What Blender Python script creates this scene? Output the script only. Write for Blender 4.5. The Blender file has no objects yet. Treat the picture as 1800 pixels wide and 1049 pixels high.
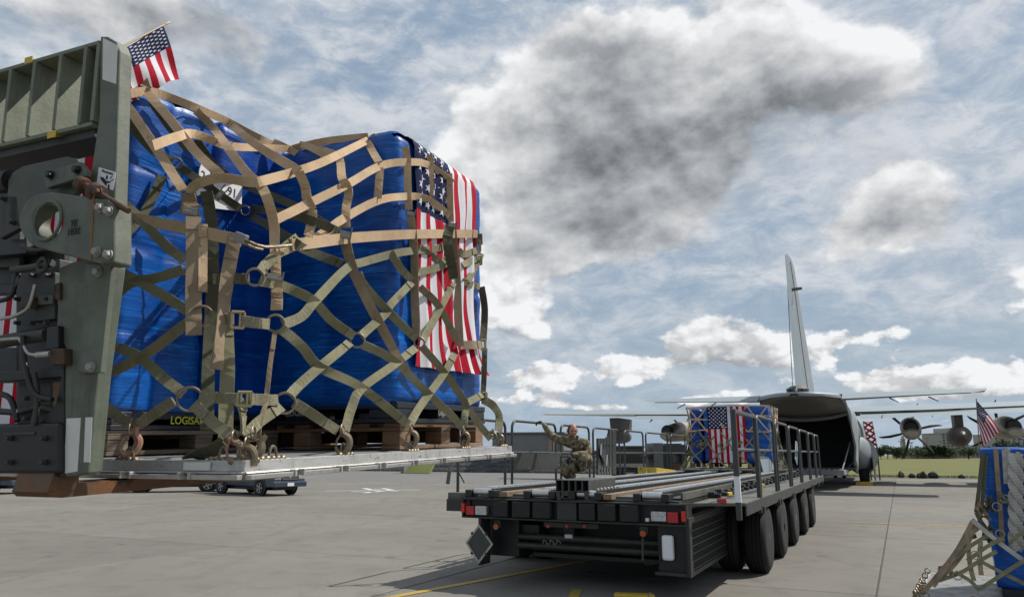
import bpy, bmesh, math, random
from mathutils import Vector, Matrix, Quaternion, noise
R = math.radians
S = bpy.context.scene
COL = S.collection
rnd = random.Random(7)

# ------------------------------------------------------------------ camera, sky, sun, exposure
EYE = 1.8; FPX = 1311.0; PITCH = R(11.75)
cam = bpy.data.objects.new('camera', bpy.data.cameras.new('camera')); COL.objects.link(cam)
cam.location = (0, 0, EYE); cam.rotation_euler = (R(90)+PITCH, 0, 0)
cam.data.sensor_width = 36; cam.data.lens = 36*FPX/1800; cam.data.clip_start = .05; cam.data.clip_end = 6000
S.camera = cam
S.view_settings.view_transform = 'Standard'; S.view_settings.look = 'None'
S.view_settings.exposure = 0.0; S.view_settings.gamma = 1; S.view_settings.use_curve_mapping = False
cc, ss = math.cos(PITCH), math.sin(PITCH)
def ray(px, py):
    v = 524.5-py
    return Vector((px-900, FPX*cc-v*ss, FPX*ss+v*cc))
SUN_AZ, SUN_EL = R(68), R(51)
sund = Vector((math.sin(SUN_AZ)*math.cos(SUN_EL), math.cos(SUN_AZ)*math.cos(SUN_EL), math.sin(SUN_EL)))
sl = bpy.data.lights.new('sun', 'SUN'); sl.energy = 4.7; sl.angle = R(.6); sl.color = (1, .95, .87)
so = bpy.data.objects.new('sun', sl); COL.objects.link(so); so.location = (30, 20, 60)
so.rotation_euler = (-sund).to_track_quat('-Z', 'Y').to_euler()

W = bpy.data.worlds.new('World'); S.world = W; W.use_nodes = True
class NT:
    def __init__(s, nt): s.nt = nt
    def n(s, typ, props=None, **ins):
        nd = s.nt.nodes.new(typ)
        for k, v in (props or {}).items(): setattr(nd, k, v)
        for k, v in ins.items():
            key = int(k[1:]) if k[0] == 'i' and k[1:].isdigit() else k.replace('_', ' ')
            sk = nd.inputs[key]
            if isinstance(v, bpy.types.NodeSocket): s.nt.links.new(v, sk)
            else: sk.default_value = v
        return nd
    def m(s, op, a, b=0.0, c=0.0, clamp=False):
        return s.n('ShaderNodeMath', dict(operation=op, use_clamp=clamp), i0=a, i1=b, i2=c).outputs[0]
    def v(s, op, a, b=(0, 0, 0), out=0):
        return s.n('ShaderNodeVectorMath', dict(operation=op), i0=a, i1=b).outputs[out]
    def ss(s, x, lo, hi, a=0.0, b=1.0):
        return s.n('ShaderNodeMapRange', dict(interpolation_type='SMOOTHSTEP', clamp=True), Value=x, From_Min=lo, From_Max=hi, To_Min=a, To_Max=b).outputs[0]
    def mix(s, f, a, b, blend='MIX'):
        nd = s.nt.nodes.new('ShaderNodeMix'); nd.data_type = 'RGBA'; nd.blend_type = blend
        for sk, val in ((nd.inputs[0], f), (nd.inputs[6], a), (nd.inputs[7], b)):
            if isinstance(val, bpy.types.NodeSocket): s.nt.links.new(val, sk)
            elif isinstance(val, (int, float)): sk.default_value = val
            else: sk.default_value = (*val, 1) if len(val) == 3 else val
        return nd.outputs[2]
    def noise(s, vec, scale, detail=4, rough=.55, lac=2.0, dist=0.0):
        return s.n('ShaderNodeTexNoise', None, Vector=vec, Scale=scale, Detail=detail, Roughness=rough, Lacunarity=lac, Distortion=dist).outputs[0]

def azel(px, py):
    d = ray(px, py).normalized()
    return math.atan2(d.x, d.y), math.asin(d.z)
# clouds seen that day: (pixel of the photo that gives the bearing, half sizes, weight)
CUMULUS = [(1250, 60, 210, 110, .9), (1190, 190, 300, 110, 1.0), (1480, 120, 110, 110, .55), (985, 130, 120, 120, .6), (1080, 290, 230, 90, .95),
           (820, 215, 75, 60, .8), (880, 270, 120, 70, .6), (1010, 390, 230, 80, 1.0), (930, 440, 90, 50, .6),
           (1545, 330, 85, 55, .85), (1560, 400, 120, 55, .9), (910, 560, 110, 60, .75), (880, 500, 90, 50, .5),
           (1235, 600, 75, 34, 1.0), (1340, 620, 130, 36, .8), (1110, 650, 75, 24, .95), (965, 665, 80, 24, .9), (900, 700, 120, 14, .55),
           (1040, 712, 90, 10, .6), (1230, 700, 60, 12, .7), (1600, 672, 120, 26, .95), (1720, 655, 90, 28, .7), (1520, 590, 120, 18, .5),
           (250, 30, 330, 80, .75), (60, 160, 170, 100, .4), (1800, 500, 60, 60, .6), (1330, 700, 60, 14, .5),
           (420, 480, 260, 160, .5), (300, 700, 200, 40, .5), (600, 740, 200, 16, .7)]
DARK = [(1230, 270, 260, 110, .85), (1050, 170, 150, 130, .55), (1390, 170, 120, 90, .45), (1040, 420, 190, 60, .6), (330, 30, 260, 70, .7),
        (1570, 410, 110, 45, .6), (900, 600, 80, 25, .5), (1280, 640, 160, 26, .35), (1100, 330, 200, 60, .4), (1620, 690, 150, 14, .25), (100, 20, 140, 60, .3)]
def blobs(T, vec, lst):
    acc = None
    for px, py, rx, ry, w in lst:
        a, e = azel(px, py); f = FPX*1.08
        d = T.v('SUBTRACT', vec, (a, e, 0)); d = T.v('MULTIPLY', d, (f/rx, f/ry, 0))
        q = T.v('DOT_PRODUCT', d, d, out=1)
        g = T.m('MULTIPLY', T.m('EXPONENT', T.m('MULTIPLY', q, -1.0)), w)
        acc = g if acc is None else T.m('ADD', acc, g)
    return acc
w = NT(W.node_tree); W.node_tree.nodes.clear()
W.cycles.sampling_method = 'MANUAL'; W.cycles.sample_map_resolution = 512
tc = w.n('ShaderNodeTexCoord').outputs['Generated']
sep = w.n('ShaderNodeSeparateXYZ', None, Vector=tc)
X, Y, Z = sep.outputs
az = w.m('ARCTAN2', X, Y); el = w.m('ARCSINE', Z)
ae = w.n('ShaderNodeCombineXYZ', None, X=az, Y=el, Z=0.0).outputs[0]
sv = w.v('MULTIPLY', ae, (1, 1.5, 1))
wn = w.n('ShaderNodeTexNoise', None, Vector=sv, Scale=5, Detail=6, Roughness=.55).outputs[1]
warp = w.v('MULTIPLY', w.v('SUBTRACT', wn, (.5, .5, .5)), (.20, .15, 0))
wsc = w.ss(el, .04, .32, .22, 1.0); warp = w.v('SCALE', warp); W.node_tree.links.new(wsc, warp.node.inputs['Scale'])
aw = w.v('ADD', ae, warp)
bl = blobs(w, aw, CUMULUS)
F1 = w.noise(sv, 6.5, 8, .53, 2.1, .1)
F2 = w.noise(w.v('ADD', sv, (.014, .04, 0)), 6.5, 8, .53, 2.1, .1)
G1 = w.noise(sv, 24, 7, .55); G2 = w.noise(w.v('ADD', sv, (.006, .016, 0)), 24, 7, .55); low = w.ss(el, .10, .30, 1.0, .25)
N4 = w.noise(w.v('ADD', sv, (3.1, 1.7, 0)), 4.2, 7, .58)
big = w.noise(sv, 2.6, 3, .5)
amp = w.ss(el, .08, .4, .45, 1.7)
d1 = w.m('ADD', w.m('ADD', bl, w.m('MULTIPLY', w.m('SUBTRACT', F1, .5), amp)), w.m('MULTIPLY', w.m('SUBTRACT', big, .5), .5))
d1 = w.m('ADD', d1, w.m('MULTIPLY', w.m('SUBTRACT', G1, .5), w.m('MULTIPLY', low, 1.5)))
cover = w.m('DIVIDE', w.m('SUBTRACT', d1, .36), w.ss(el, .1, .35, .13, .34), clamp=True)
cover = w.m('MAXIMUM', cover, w.m('MULTIPLY', w.ss(bl, .15, .9), w.ss(el, .1, .35, .2, .38)))
relief = w.m('ADD', w.m('MULTIPLY', w.m('SUBTRACT', F1, F2), 1.5), w.m('MULTIPLY', w.m('SUBTRACT', G1, G2), w.m('MULTIPLY', low, 1.6)))
relief = w.m('MINIMUM', w.m('MAXIMUM', relief, -.22), .28)
edge = w.m('MULTIPLY', w.ss(d1, .4, .75), w.ss(d1, .8, 1.4, 1, 0))
thick = w.ss(d1, .7, 1.7)
dk = blobs(w, w.v('ADD', ae, w.v('MULTIPLY', warp, (.8, .8, 0))), DARK)
dk = w.m('MULTIPLY', dk, w.m('ADD', .75, w.m('MULTIPLY', w.m('SUBTRACT', 1.0, F1), .5)))
dk = w.m('MULTIPLY', dk, w.ss(N4, .30, .66, .72, 1.12))
dk = w.m('ADD', dk, w.m('MULTIPLY', thick, .20))
lum = w.m('MULTIPLY', .76, w.m('EXPONENT', w.m('MULTIPLY', dk, -.82)))
lum = w.m('ADD', lum, w.m('MULTIPLY', relief, w.m('ADD', .35, w.m('MULTIPLY', lum, .9))))
lum = w.m('ADD', lum, w.m('MULTIPLY', edge, w.m('MULTIPLY', w.ss(dk, .1, .8, 1, 0), .10)))
lum = w.m('MINIMUM', w.m('MAXIMUM', lum, .19), .92)
cloudc = w.mix(w.ss(lum, .2, .75), (.92, .99, 1.07), (.985, .995, 1.01))
cloudc = w.v('SCALE', cloudc); W.node_tree.links.new(lum, cloudc.node.inputs['Scale'])
# thin high veil, streaky, over the blue
st = w.v('MULTIPLY', aw, (1.0, 3.0, 1)); hv = w.noise(st, 3.0, 7, .62, 2.1, .3); hv2 = w.noise(w.v('MULTIPLY', ae, (1, 2.0, 1)), 13, 6, .68, 2, .4)
veil = w.m('ADD', w.m('MULTIPLY', hv, .75), w.m('MULTIPLY', hv2, .35))
veil = w.ss(veil, .42, .66)
sky = w.n('ShaderNodeTexSky', dict(sky_type='NISHITA', sun_disc=False, sun_elevation=SUN_EL, sun_rotation=SUN_AZ, air_density=1.3, dust_density=2.0, ozone_density=1.6)).outputs[0]
skyc = w.v('MULTIPLY', sky, (.085, .080, .072))
skyc = w.mix(.65, skyc, (.22, .36, .54))
hor = w.ss(el, 0.0, .20, .6, 0.0)
veilc = w.mix(w.ss(hv2, .35, .65), (.50, .55, .62), (.69, .715, .75))
base = w.mix(w.m('ADD', w.m('MULTIPLY', veil, .66), .24), skyc, veilc)
base = w.mix(hor, base, (.35, .47, .59))
fin = w.mix(w.m('MULTIPLY', cover, w.ss(el, -.01, .03, .3, 1.0)), base, cloudc)
fin10 = w.v('SCALE', fin); fin10.node.inputs['Scale'].default_value = 10.0
bg = w.n('ShaderNodeBackground', None, Color=fin10, Strength=.1)
wo = w.n('ShaderNodeOutputWorld', None, Surface=bg.outputs[0])

# ------------------------------------------------------------------ materials
MATS = {}
def mat(name, col, rough=.6, metal=0., col2=None, scale=6., var=.5, bump=.0, bscale=60., coat=0., col3=None, s3=20., t3=.62, stretch=(1, 1, 1), spec=.5, world=False, rv=0., grime=0.):
    m = bpy.data.materials.new(name); m.use_nodes = True; nt = m.node_tree; T = NT(nt)
    b = nt.nodes['Principled BSDF']
    g = T.n('ShaderNodeNewGeometry').outputs['Position'] if world else T.n('ShaderNodeTexCoord').outputs['Object']
    vv = T.v('MULTIPLY', g, stretch)
    c2 = col2 or tuple(x*.72 for x in col)
    n1 = T.noise(vv, scale, 5, .6)
    c = T.mix(T.m('MULTIPLY', T.ss(n1, .38, .66), var), col, c2)
    if col3: c = T.mix(T.ss(T.noise(vv, s3, 6, .65), t3, t3+.08), c, col3)
    if grime:
        gn = T.noise(T.v('MULTIPLY', g, (14, 14, 1.3)), 1.0, 6, .7); c = T.mix(T.m('MULTIPLY', T.ss(gn, .5, .72), grime), c, tuple(x*.38 for x in col))
        gn = T.noise(g, 38, 3, .7); c = T.mix(T.m('MULTIPLY', T.ss(gn, .62, .68), grime*.8), c, (.13, .085, .05))
    if rv:
        oi = T.n('ShaderNodeObjectInfo').outputs['Random']
        hs = T.n('ShaderNodeHueSaturation', None, Color=c, Value=T.m('ADD', 1-rv, T.m('MULTIPLY', oi, 2*rv))); c = hs.outputs[0]
    nt.links.new(c, b.inputs['Base Color'])
    r = T.m('ADD', rough-.1, T.m('MULTIPLY', n1, .2)); nt.links.new(r, b.inputs['Roughness'])
    b.inputs['Metallic'].default_value = metal; b.inputs['Coat Weight'].default_value = coat
    b.inputs['Specular IOR Level'].default_value = spec
    if bump:
        bp = T.n('ShaderNodeBump', None, Strength=bump, Distance=.01, Height=T.noise(vv, bscale, 4, .6)); nt.links.new(bp.outputs[0], b.inputs['Normal'])
    MATS[name] = m; return m
def emis(name, col, e):
    m = mat(name, col, .4); b = m.node_tree.nodes['Principled BSDF']
    b.inputs['Emission Color'].default_value = (*col, 1); b.inputs['Emission Strength'].default_value = e; return m
M_concrete = None
def concrete(name, c1, c2, c3, rv):
    m = bpy.data.materials.new(name); m.use_nodes = True; nt = m.node_tree; T = NT(nt); b = nt.nodes['Principled BSDF']
    p = T.n('ShaderNodeNewGeometry').outputs['Position']
    big = T.noise(p, .22, 4, .6); mid = T.noise(p, 1.6, 6, .65, 2, .3); fi = T.noise(p, 28, 5, .7); gr = T.noise(p, 170, 2, .5)
    c = T.mix(T.ss(big, .35, .68), c1, c2)
    c = T.mix(T.m('MULTIPLY', T.ss(mid, .45, .75), .8), c, c3)
    c = T.mix(T.m('MULTIPLY', T.ss(fi, .52, .8), .5), c, tuple(x*.6 for x in c3))
    c = T.mix(T.m('MULTIPLY', T.ss(gr, .55, .7), .35), c, tuple(min(1, x*1.5) for x in c1))
    # long wheel and oil streaks
    s_ = T.noise(T.n('ShaderNodeMapping', None, Vector=p, Rotation=(0, 0, R(28)), Scale=(1.3, .10, 1)).outputs[0], 1.6, 5, .65)
    c = T.mix(T.m('MULTIPLY', T.ss(s_, .54, .78), .35), c, tuple(x*.55 for x in c2))
    vo = T.n('ShaderNodeTexVoronoi', dict(feature='DISTANCE_TO_EDGE'), Vector=T.v('ADD', p, T.v('SCALE', T.n('ShaderNodeTexNoise', None, Vector=p, Scale=1.5, Detail=4).outputs[1])), Scale=.13).outputs[0]
    c = T.mix(T.ss(vo, .001, .003, .14, 0), c, (.05, .045, .04))
    sp = T.n('ShaderNodeTexVoronoi', dict(feature='F1'), Vector=p, Scale=.9).outputs[0]
    c = T.mix(T.ss(sp, .05, .13, .5, 0), c, (.06, .05, .04))
    oi = T.n('ShaderNodeObjectInfo').outputs['Random']
    hs = T.n('ShaderNodeHueSaturation', None, Color=c, Value=T.m('ADD', 1-rv, T.m('MULTIPLY', oi, 2*rv)))
    nt.links.new(hs.outputs[0], b.inputs['Base Color']); b.inputs['Roughness'].default_value = .85; b.inputs['Specular IOR Level'].default_value = .3
    bp = T.n('ShaderNodeBump', None, Strength=.35, Distance=.006, Height=T.m('ADD', fi, T.m('MULTIPLY', gr, .5))); nt.links.new(bp.outputs[0], b.inputs['Normal'])
    return m
m_conc = concrete('concrete', (.182, .171, .149), (.152, .143, .125), (.120, .112, .098), .08)
m_concy = concrete('concrete_far', (.182, .171, .149), (.158, .149, .131), (.130, .122, .108), .0)
m_asph = concrete('asphalt', (.15, .148, .142), (.17, .165, .155), (.11, .11, .105), .0)
m_joint = mat('joint_sealant', (.05, .048, .045), .8, bump=.3)
m_grass = mat('grass', (.105, .118, .032), .9, col2=(.165, .15, .055), scale=.12, var=.9, bump=.8, bscale=3, world=True, col3=(.085, .11, .028), s3=.5, t3=.56, stretch=(1, 2.5, 1), spec=.2)
m_blade = mat('grass_blade', (.13, .155, .035), .8, col2=(.2, .19, .07), world=True, scale=.5)
m_yline = mat('yellow_line', (.42, .27, .03), .7, col2=(.3, .21, .05), scale=3, col3=(.2, .18, .14), s3=9, t3=.56, world=True)
m_wline = mat('white_paint', (.6, .6, .58), .7, col2=(.45, .44, .42), scale=2, col3=(.2, .19, .17), s3=6, t3=.6, world=True)
m_green = mat('olive_green_paint', (.115, .132, .098), .6, col2=(.072, .085, .062), scale=9, var=.8, bump=.12, bscale=50, col3=(.06, .065, .048), s3=4, t3=.60, grime=.55)
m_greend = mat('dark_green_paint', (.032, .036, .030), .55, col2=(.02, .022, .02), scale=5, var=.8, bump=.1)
m_rib = mat('rib_paint', (.16, .18, .125), .6, col2=(.11, .125, .085), scale=6, var=.8, bump=.15, bscale=40, grime=.55)
m_rust = mat('rusty_steel', (.10, .055, .032), .75, .3, col2=(.055, .035, .025), scale=14, var=.9, bump=.4, bscale=90)
m_fork = mat('fork_steel', (.12, .075, .045), .6, .4, col2=(.20, .085, .035), scale=7, var=.9, bump=.2, bscale=60, col3=(.05, .035, .03), s3=5, t3=.55)
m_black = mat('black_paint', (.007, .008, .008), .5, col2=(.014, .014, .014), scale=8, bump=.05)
m_blackm = mat('black_rubber', (.013, .013, .014), .75, col2=(.026, .025, .024), scale=16, bump=.15)
m_steel = mat('zinc_steel', (.42, .41, .38), .42, .85, col2=(.25, .23, .19), scale=20, bump=.1, col3=(.2, .12, .06), s3=30, t3=.62)
m_bolt = mat('bolt_steel', (.30, .29, .27), .65, .3, col2=(.3, .28, .24), scale=40)
m_hook = mat('forged_hook', (.24, .20, .14), .5, .7, col2=(.13, .09, .055), scale=25, bump=.2, col3=(.28, .12, .08), s3=18, t3=.6)
m_alu = mat('pallet_aluminium', (.50, .49, .47), .42, .55, col2=(.34, .33, .31), scale=12, bump=.15, col3=(.22, .19, .15), s3=14, t3=.60, stretch=(1, 1, 3), grime=.55)
m_alud = mat('scuffed_aluminium', (.24, .24, .235), .55, .3, col2=(.14, .14, .13), scale=5, var=.9, bump=.1, col3=(.10, .09, .08), s3=9, t3=.56, grime=.5)
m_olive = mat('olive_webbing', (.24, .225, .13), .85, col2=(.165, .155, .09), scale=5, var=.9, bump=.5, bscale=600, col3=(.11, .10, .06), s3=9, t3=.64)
m_olived = mat('dark_and_shaded_olive_webbing', (.085, .085, .05), .85, col2=(.06, .06, .036), scale=6, bump=.5, bscale=600)  # darker olive, also paints the shade on the inner side net straps
m_tan = mat('tan_webbing', (.60, .43, .265), .85, col2=(.48, .335, .20), scale=6, var=.9, bump=.5, bscale=600, col3=(.34, .24, .15), s3=11, t3=.63)
m_brown = mat('brown_webbing', (.33, .245, .16), .85, col2=(.22, .165, .105), scale=6, var=.9, bump=.5, bscale=600)
m_stO = mat('olive_webbing_stitched', (.20, .185, .105), .85, col2=(.36, .34, .25), scale=160, var=.7, bump=.6, bscale=300)
m_stT = mat('tan_webbing_stitched', (.52, .37, .22), .85, col2=(.36, .26, .16), scale=160, var=.7, bump=.6, bscale=300)
m_wood = mat('pallet_wood', (.20, .115, .062), .8, col2=(.12, .075, .045), scale=5, var=.9, bump=.3, bscale=60, stretch=(1, 1, 6), rv=.25)
m_woodg = mat('grey_pallet_wood', (.21, .17, .125), .8, col2=(.13, .10, .075), scale=6, var=.9, bump=.3, bscale=60, stretch=(1, 1, 6), rv=.25)
m_white = mat('white_paint_clean', (.62, .61, .57), .5, col2=(.5, .49, .45), col3=(.12, .10, .08), s3=11, t3=.64)
m_paper = mat('white_paper', (.72, .73, .75), .5, col2=(.66, .67, .7))
m_ink = mat('ink', (.015, .015, .017), .6)
m_yel = mat('yellow_paint', (.55, .38, .03), .55, col2=(.42, .28, .03), col3=(.12, .10, .05), s3=8, t3=.62)
m_yprint = mat('yellow_print', (.6, .58, .05), .5)
m_gprint = mat('grey_print', (.35, .35, .33), .5)
m_red = mat('flag_red', (.40, .006, .022), .8, spec=.15, col2=(.30, .005, .018), bump=.25, bscale=400)
m_fw = mat('flag_white', (.66, .66, .70), .8, spec=.15, col2=(.56, .56, .62), bump=.25, bscale=400)
m_navy = mat('flag_navy', (.009, .015, .062), .8, spec=.12, col2=(.007, .012, .05), bump=.25, bscale=400)
m_plblk = mat('black_plastic', (.012, .014, .02), .35, col2=(.02, .022, .03))
m_tyre = mat('tyre', (.009, .009, .0095), .85, col2=(.020, .019, .018), scale=9, bump=.3, bscale=60)
m_rim = mat('wheel_rim', (.16, .165, .16), .5, .4, col2=(.07, .07, .065), scale=14)
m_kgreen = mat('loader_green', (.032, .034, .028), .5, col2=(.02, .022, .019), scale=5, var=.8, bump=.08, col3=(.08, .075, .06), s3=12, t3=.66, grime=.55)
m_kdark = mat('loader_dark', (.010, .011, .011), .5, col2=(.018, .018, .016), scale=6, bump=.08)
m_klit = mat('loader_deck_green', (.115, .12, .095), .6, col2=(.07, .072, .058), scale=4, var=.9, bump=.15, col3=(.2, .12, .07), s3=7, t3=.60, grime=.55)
m_rail = mat('railing_green', (.045, .05, .047), .42, col2=(.04, .045, .04), scale=10, grime=.55)
m_roller = mat('roller_steel', (.62, .62, .61), .33, .75, col2=(.4, .4, .39), scale=12)
m_copper = mat('worn_primer', (.24, .145, .085), .65, col2=(.11, .105, .085), scale=9, var=1, col3=(.33, .30, .24), s3=20, t3=.58)
m_refl = mat('red_lens', (.45, .008, .012), .25, coat=.6)
m_reflb = mat('red_reflector', (.62, .02, .01), .3, coat=.4)
m_orange = mat('orange_lens', (.45, .09, .01), .25, coat=.6)
m_clear = mat('clear_lens', (.55, .56, .56), .15, .5, col2=(.2, .2, .2), scale=40, bump=.6, bscale=80)
m_plane = mat('aircraft_grey', (.27, .30, .32), .5, col2=(.23, .255, .275), scale=.8, var=.8, bump=.03, bscale=3, col3=(.20, .215, .225), s3=1.7, t3=.62, grime=.2)
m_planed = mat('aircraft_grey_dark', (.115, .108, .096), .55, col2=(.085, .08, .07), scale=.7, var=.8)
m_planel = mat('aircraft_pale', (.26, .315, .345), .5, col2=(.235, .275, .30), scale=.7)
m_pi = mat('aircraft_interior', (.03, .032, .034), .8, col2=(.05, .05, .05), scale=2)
m_soot = mat('soot', (.02, .018, .016), .7)
m_brass = mat('nacelle_tail', (.33, .29, .22), .45, .3, col2=(.22, .19, .14), scale=2)
m_concw = mat('grey_wall', (.17, .175, .17), .8, col2=(.13, .135, .13), scale=.5, var=.9, bump=.2, bscale=4)
m_stone = mat('dark_stone', (.075, .077, .075), .85, col2=(.045, .046, .045), scale=2, var=1, bump=.4, bscale=6, rv=.3)
m_bldg = mat('far_building', (.36, .345, .31), .8, col2=(.31, .295, .265), scale=.05, world=True)
m_bldg2 = mat('far_building_grey', (.30, .30, .29), .8, col2=(.26, .26, .25), scale=.05, world=True)
m_win = mat('far_window', (.05, .06, .07), .25)
m_leaf = mat('foliage', (.038, .06, .022), .8, col2=(.02, .036, .014), scale=.35, var=1, world=True, spec=.2)
m_leafo = mat('foliage_light', (.07, .085, .03), .8, col2=(.045, .06, .022), scale=.3, var=1, world=True, spec=.2)
m_bark = mat('bark', (.08, .06, .04), .9)
m_skin = mat('skin', (.46, .235, .17), .55, col2=(.38, .17, .12), scale=9, var=.7, spec=.3)
m_hair = mat('short_hair', (.035, .022, .014), .8)
m_glove = mat('black_glove', (.012, .012, .013), .7, bump=.2)
m_boot = mat('tan_boot', (.2, .15, .085), .8)
m_blue_car = mat('slate_blue_car', (.035, .055, .085), .3, .2, coat=.6, col2=(.03, .046, .07))
m_grey_car = mat('grey_car', (.10, .10, .10), .3, .2, coat=.5)
m_glass = mat('dark_glass', (.02, .024, .028), .08, coat=.3)
m_bagb = mat('brown_bag', (.17, .12, .075), .85, col2=(.06, .05, .03), scale=8)
m_bagd = mat('dark_bag', (.035, .03, .042), .85, col2=(.03, .03, .04), scale=8)
def camo():
    m = bpy.data.materials.new('camouflage_cloth'); m.use_nodes = True; T = NT(m.node_tree); b = m.node_tree.nodes['Principled BSDF']
    v = T.n('ShaderNodeTexCoord').outputs['Object']
    c = T.mix(T.ss(T.noise(v, 9, 3, .6), .44, .52), (.21, .165, .095), (.095, .085, .045))
    c = T.mix(T.ss(T.noise(T.v('ADD', v, (3, 1, 5)), 13, 3, .6), .55, .60), c, (.055, .04, .025))
    c = T.mix(T.ss(T.noise(T.v('ADD', v, (7, 4, 2)), 15, 3, .6), .57, .62), c, (.30, .26, .17))
    m.node_tree.links.new(c, b.inputs['Base Color']); b.inputs['Roughness'].default_value = .9
    bp = T.n('ShaderNodeBump', None, Strength=.6, Distance=.02, Height=T.noise(v, 14, 3, .6)); m.node_tree.links.new(bp.outputs[0], b.inputs['Normal'])
    return m
m_camo = camo()
def wrapmat(name, c1, c2, c3):
    m = bpy.data.materials.new(name); m.use_nodes = True; nt = m.node_tree; T = NT(nt); b = nt.nodes['Principled BSDF']
    v = T.n('ShaderNodeTexCoord').outputs['Object']
    h = T.n('ShaderNodeMapping', None, Vector=v, Rotation=(R(5), R(-4), 0), Scale=(1, 1, 22)).outputs[0]
    big = T.noise(T.v('MULTIPLY', v, (1.5, 1.5, 2.2)), 2.0, 5, .65)
    st = T.noise(h, 3.2, 7, .72, 2.2, .5); fs_ = T.noise(T.n('ShaderNodeMapping', None, Vector=v, Rotation=(R(-7), R(6), 0), Scale=(1, 1, 30)).outputs[0], 5.5, 5, .65, 2.1, .4)
    patch = T.noise(T.v('MULTIPLY', v, (1, 1, .7)), 4, 3, .6)
    c = T.mix(T.ss(big, .36, .64), c1, c2)
    c = T.mix(T.m('MULTIPLY', T.ss(st, .52, .64), T.ss(patch, .45, .6, .1, 1)), c, c3)  # lighter blue streaks paint glints of the film into its colour
    c = T.mix(T.m('MULTIPLY', T.ss(fs_, .55, .68), .55), c, (c3[0]*1.5, c3[1]*1.6, c3[2]*1.25))
    c = T.mix(T.m('MULTIPLY', T.ss(fs_, .36, .46, 1, 0), .6), c, tuple(x*.45 for x in c1))
    nt.links.new(c, b.inputs['Base Color'])
    nt.links.new(T.m('ADD', .24, T.m('MULTIPLY', st, .2)), b.inputs['Roughness'])
    b.inputs['Specular IOR Level'].default_value = .35
    wr = T.noise(T.v('MULTIPLY', v, (1, 1, 2.5)), 6, 4, .55, 2, .6)
    hh = T.m('ADD', T.m('ADD', T.m('MULTIPLY', st, .5), T.m('MULTIPLY', fs_, .35)), T.m('MULTIPLY', wr, .7))
    bp = T.n('ShaderNodeBump', None, Strength=.27, Distance=.010, Height=hh); nt.links.new(bp.outputs[0], b.inputs['Normal'])
    return m
m_wrap = wrapmat('blue_stretch_wrap', (.0004, .042, .24), (.0008, .085, .38), (.002, .17, .60))
m_wrap2 = wrapmat('deep_blue_wrap', (.0005, .032, .22), (.0005, .05, .30), (.001, .09, .40))

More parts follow.
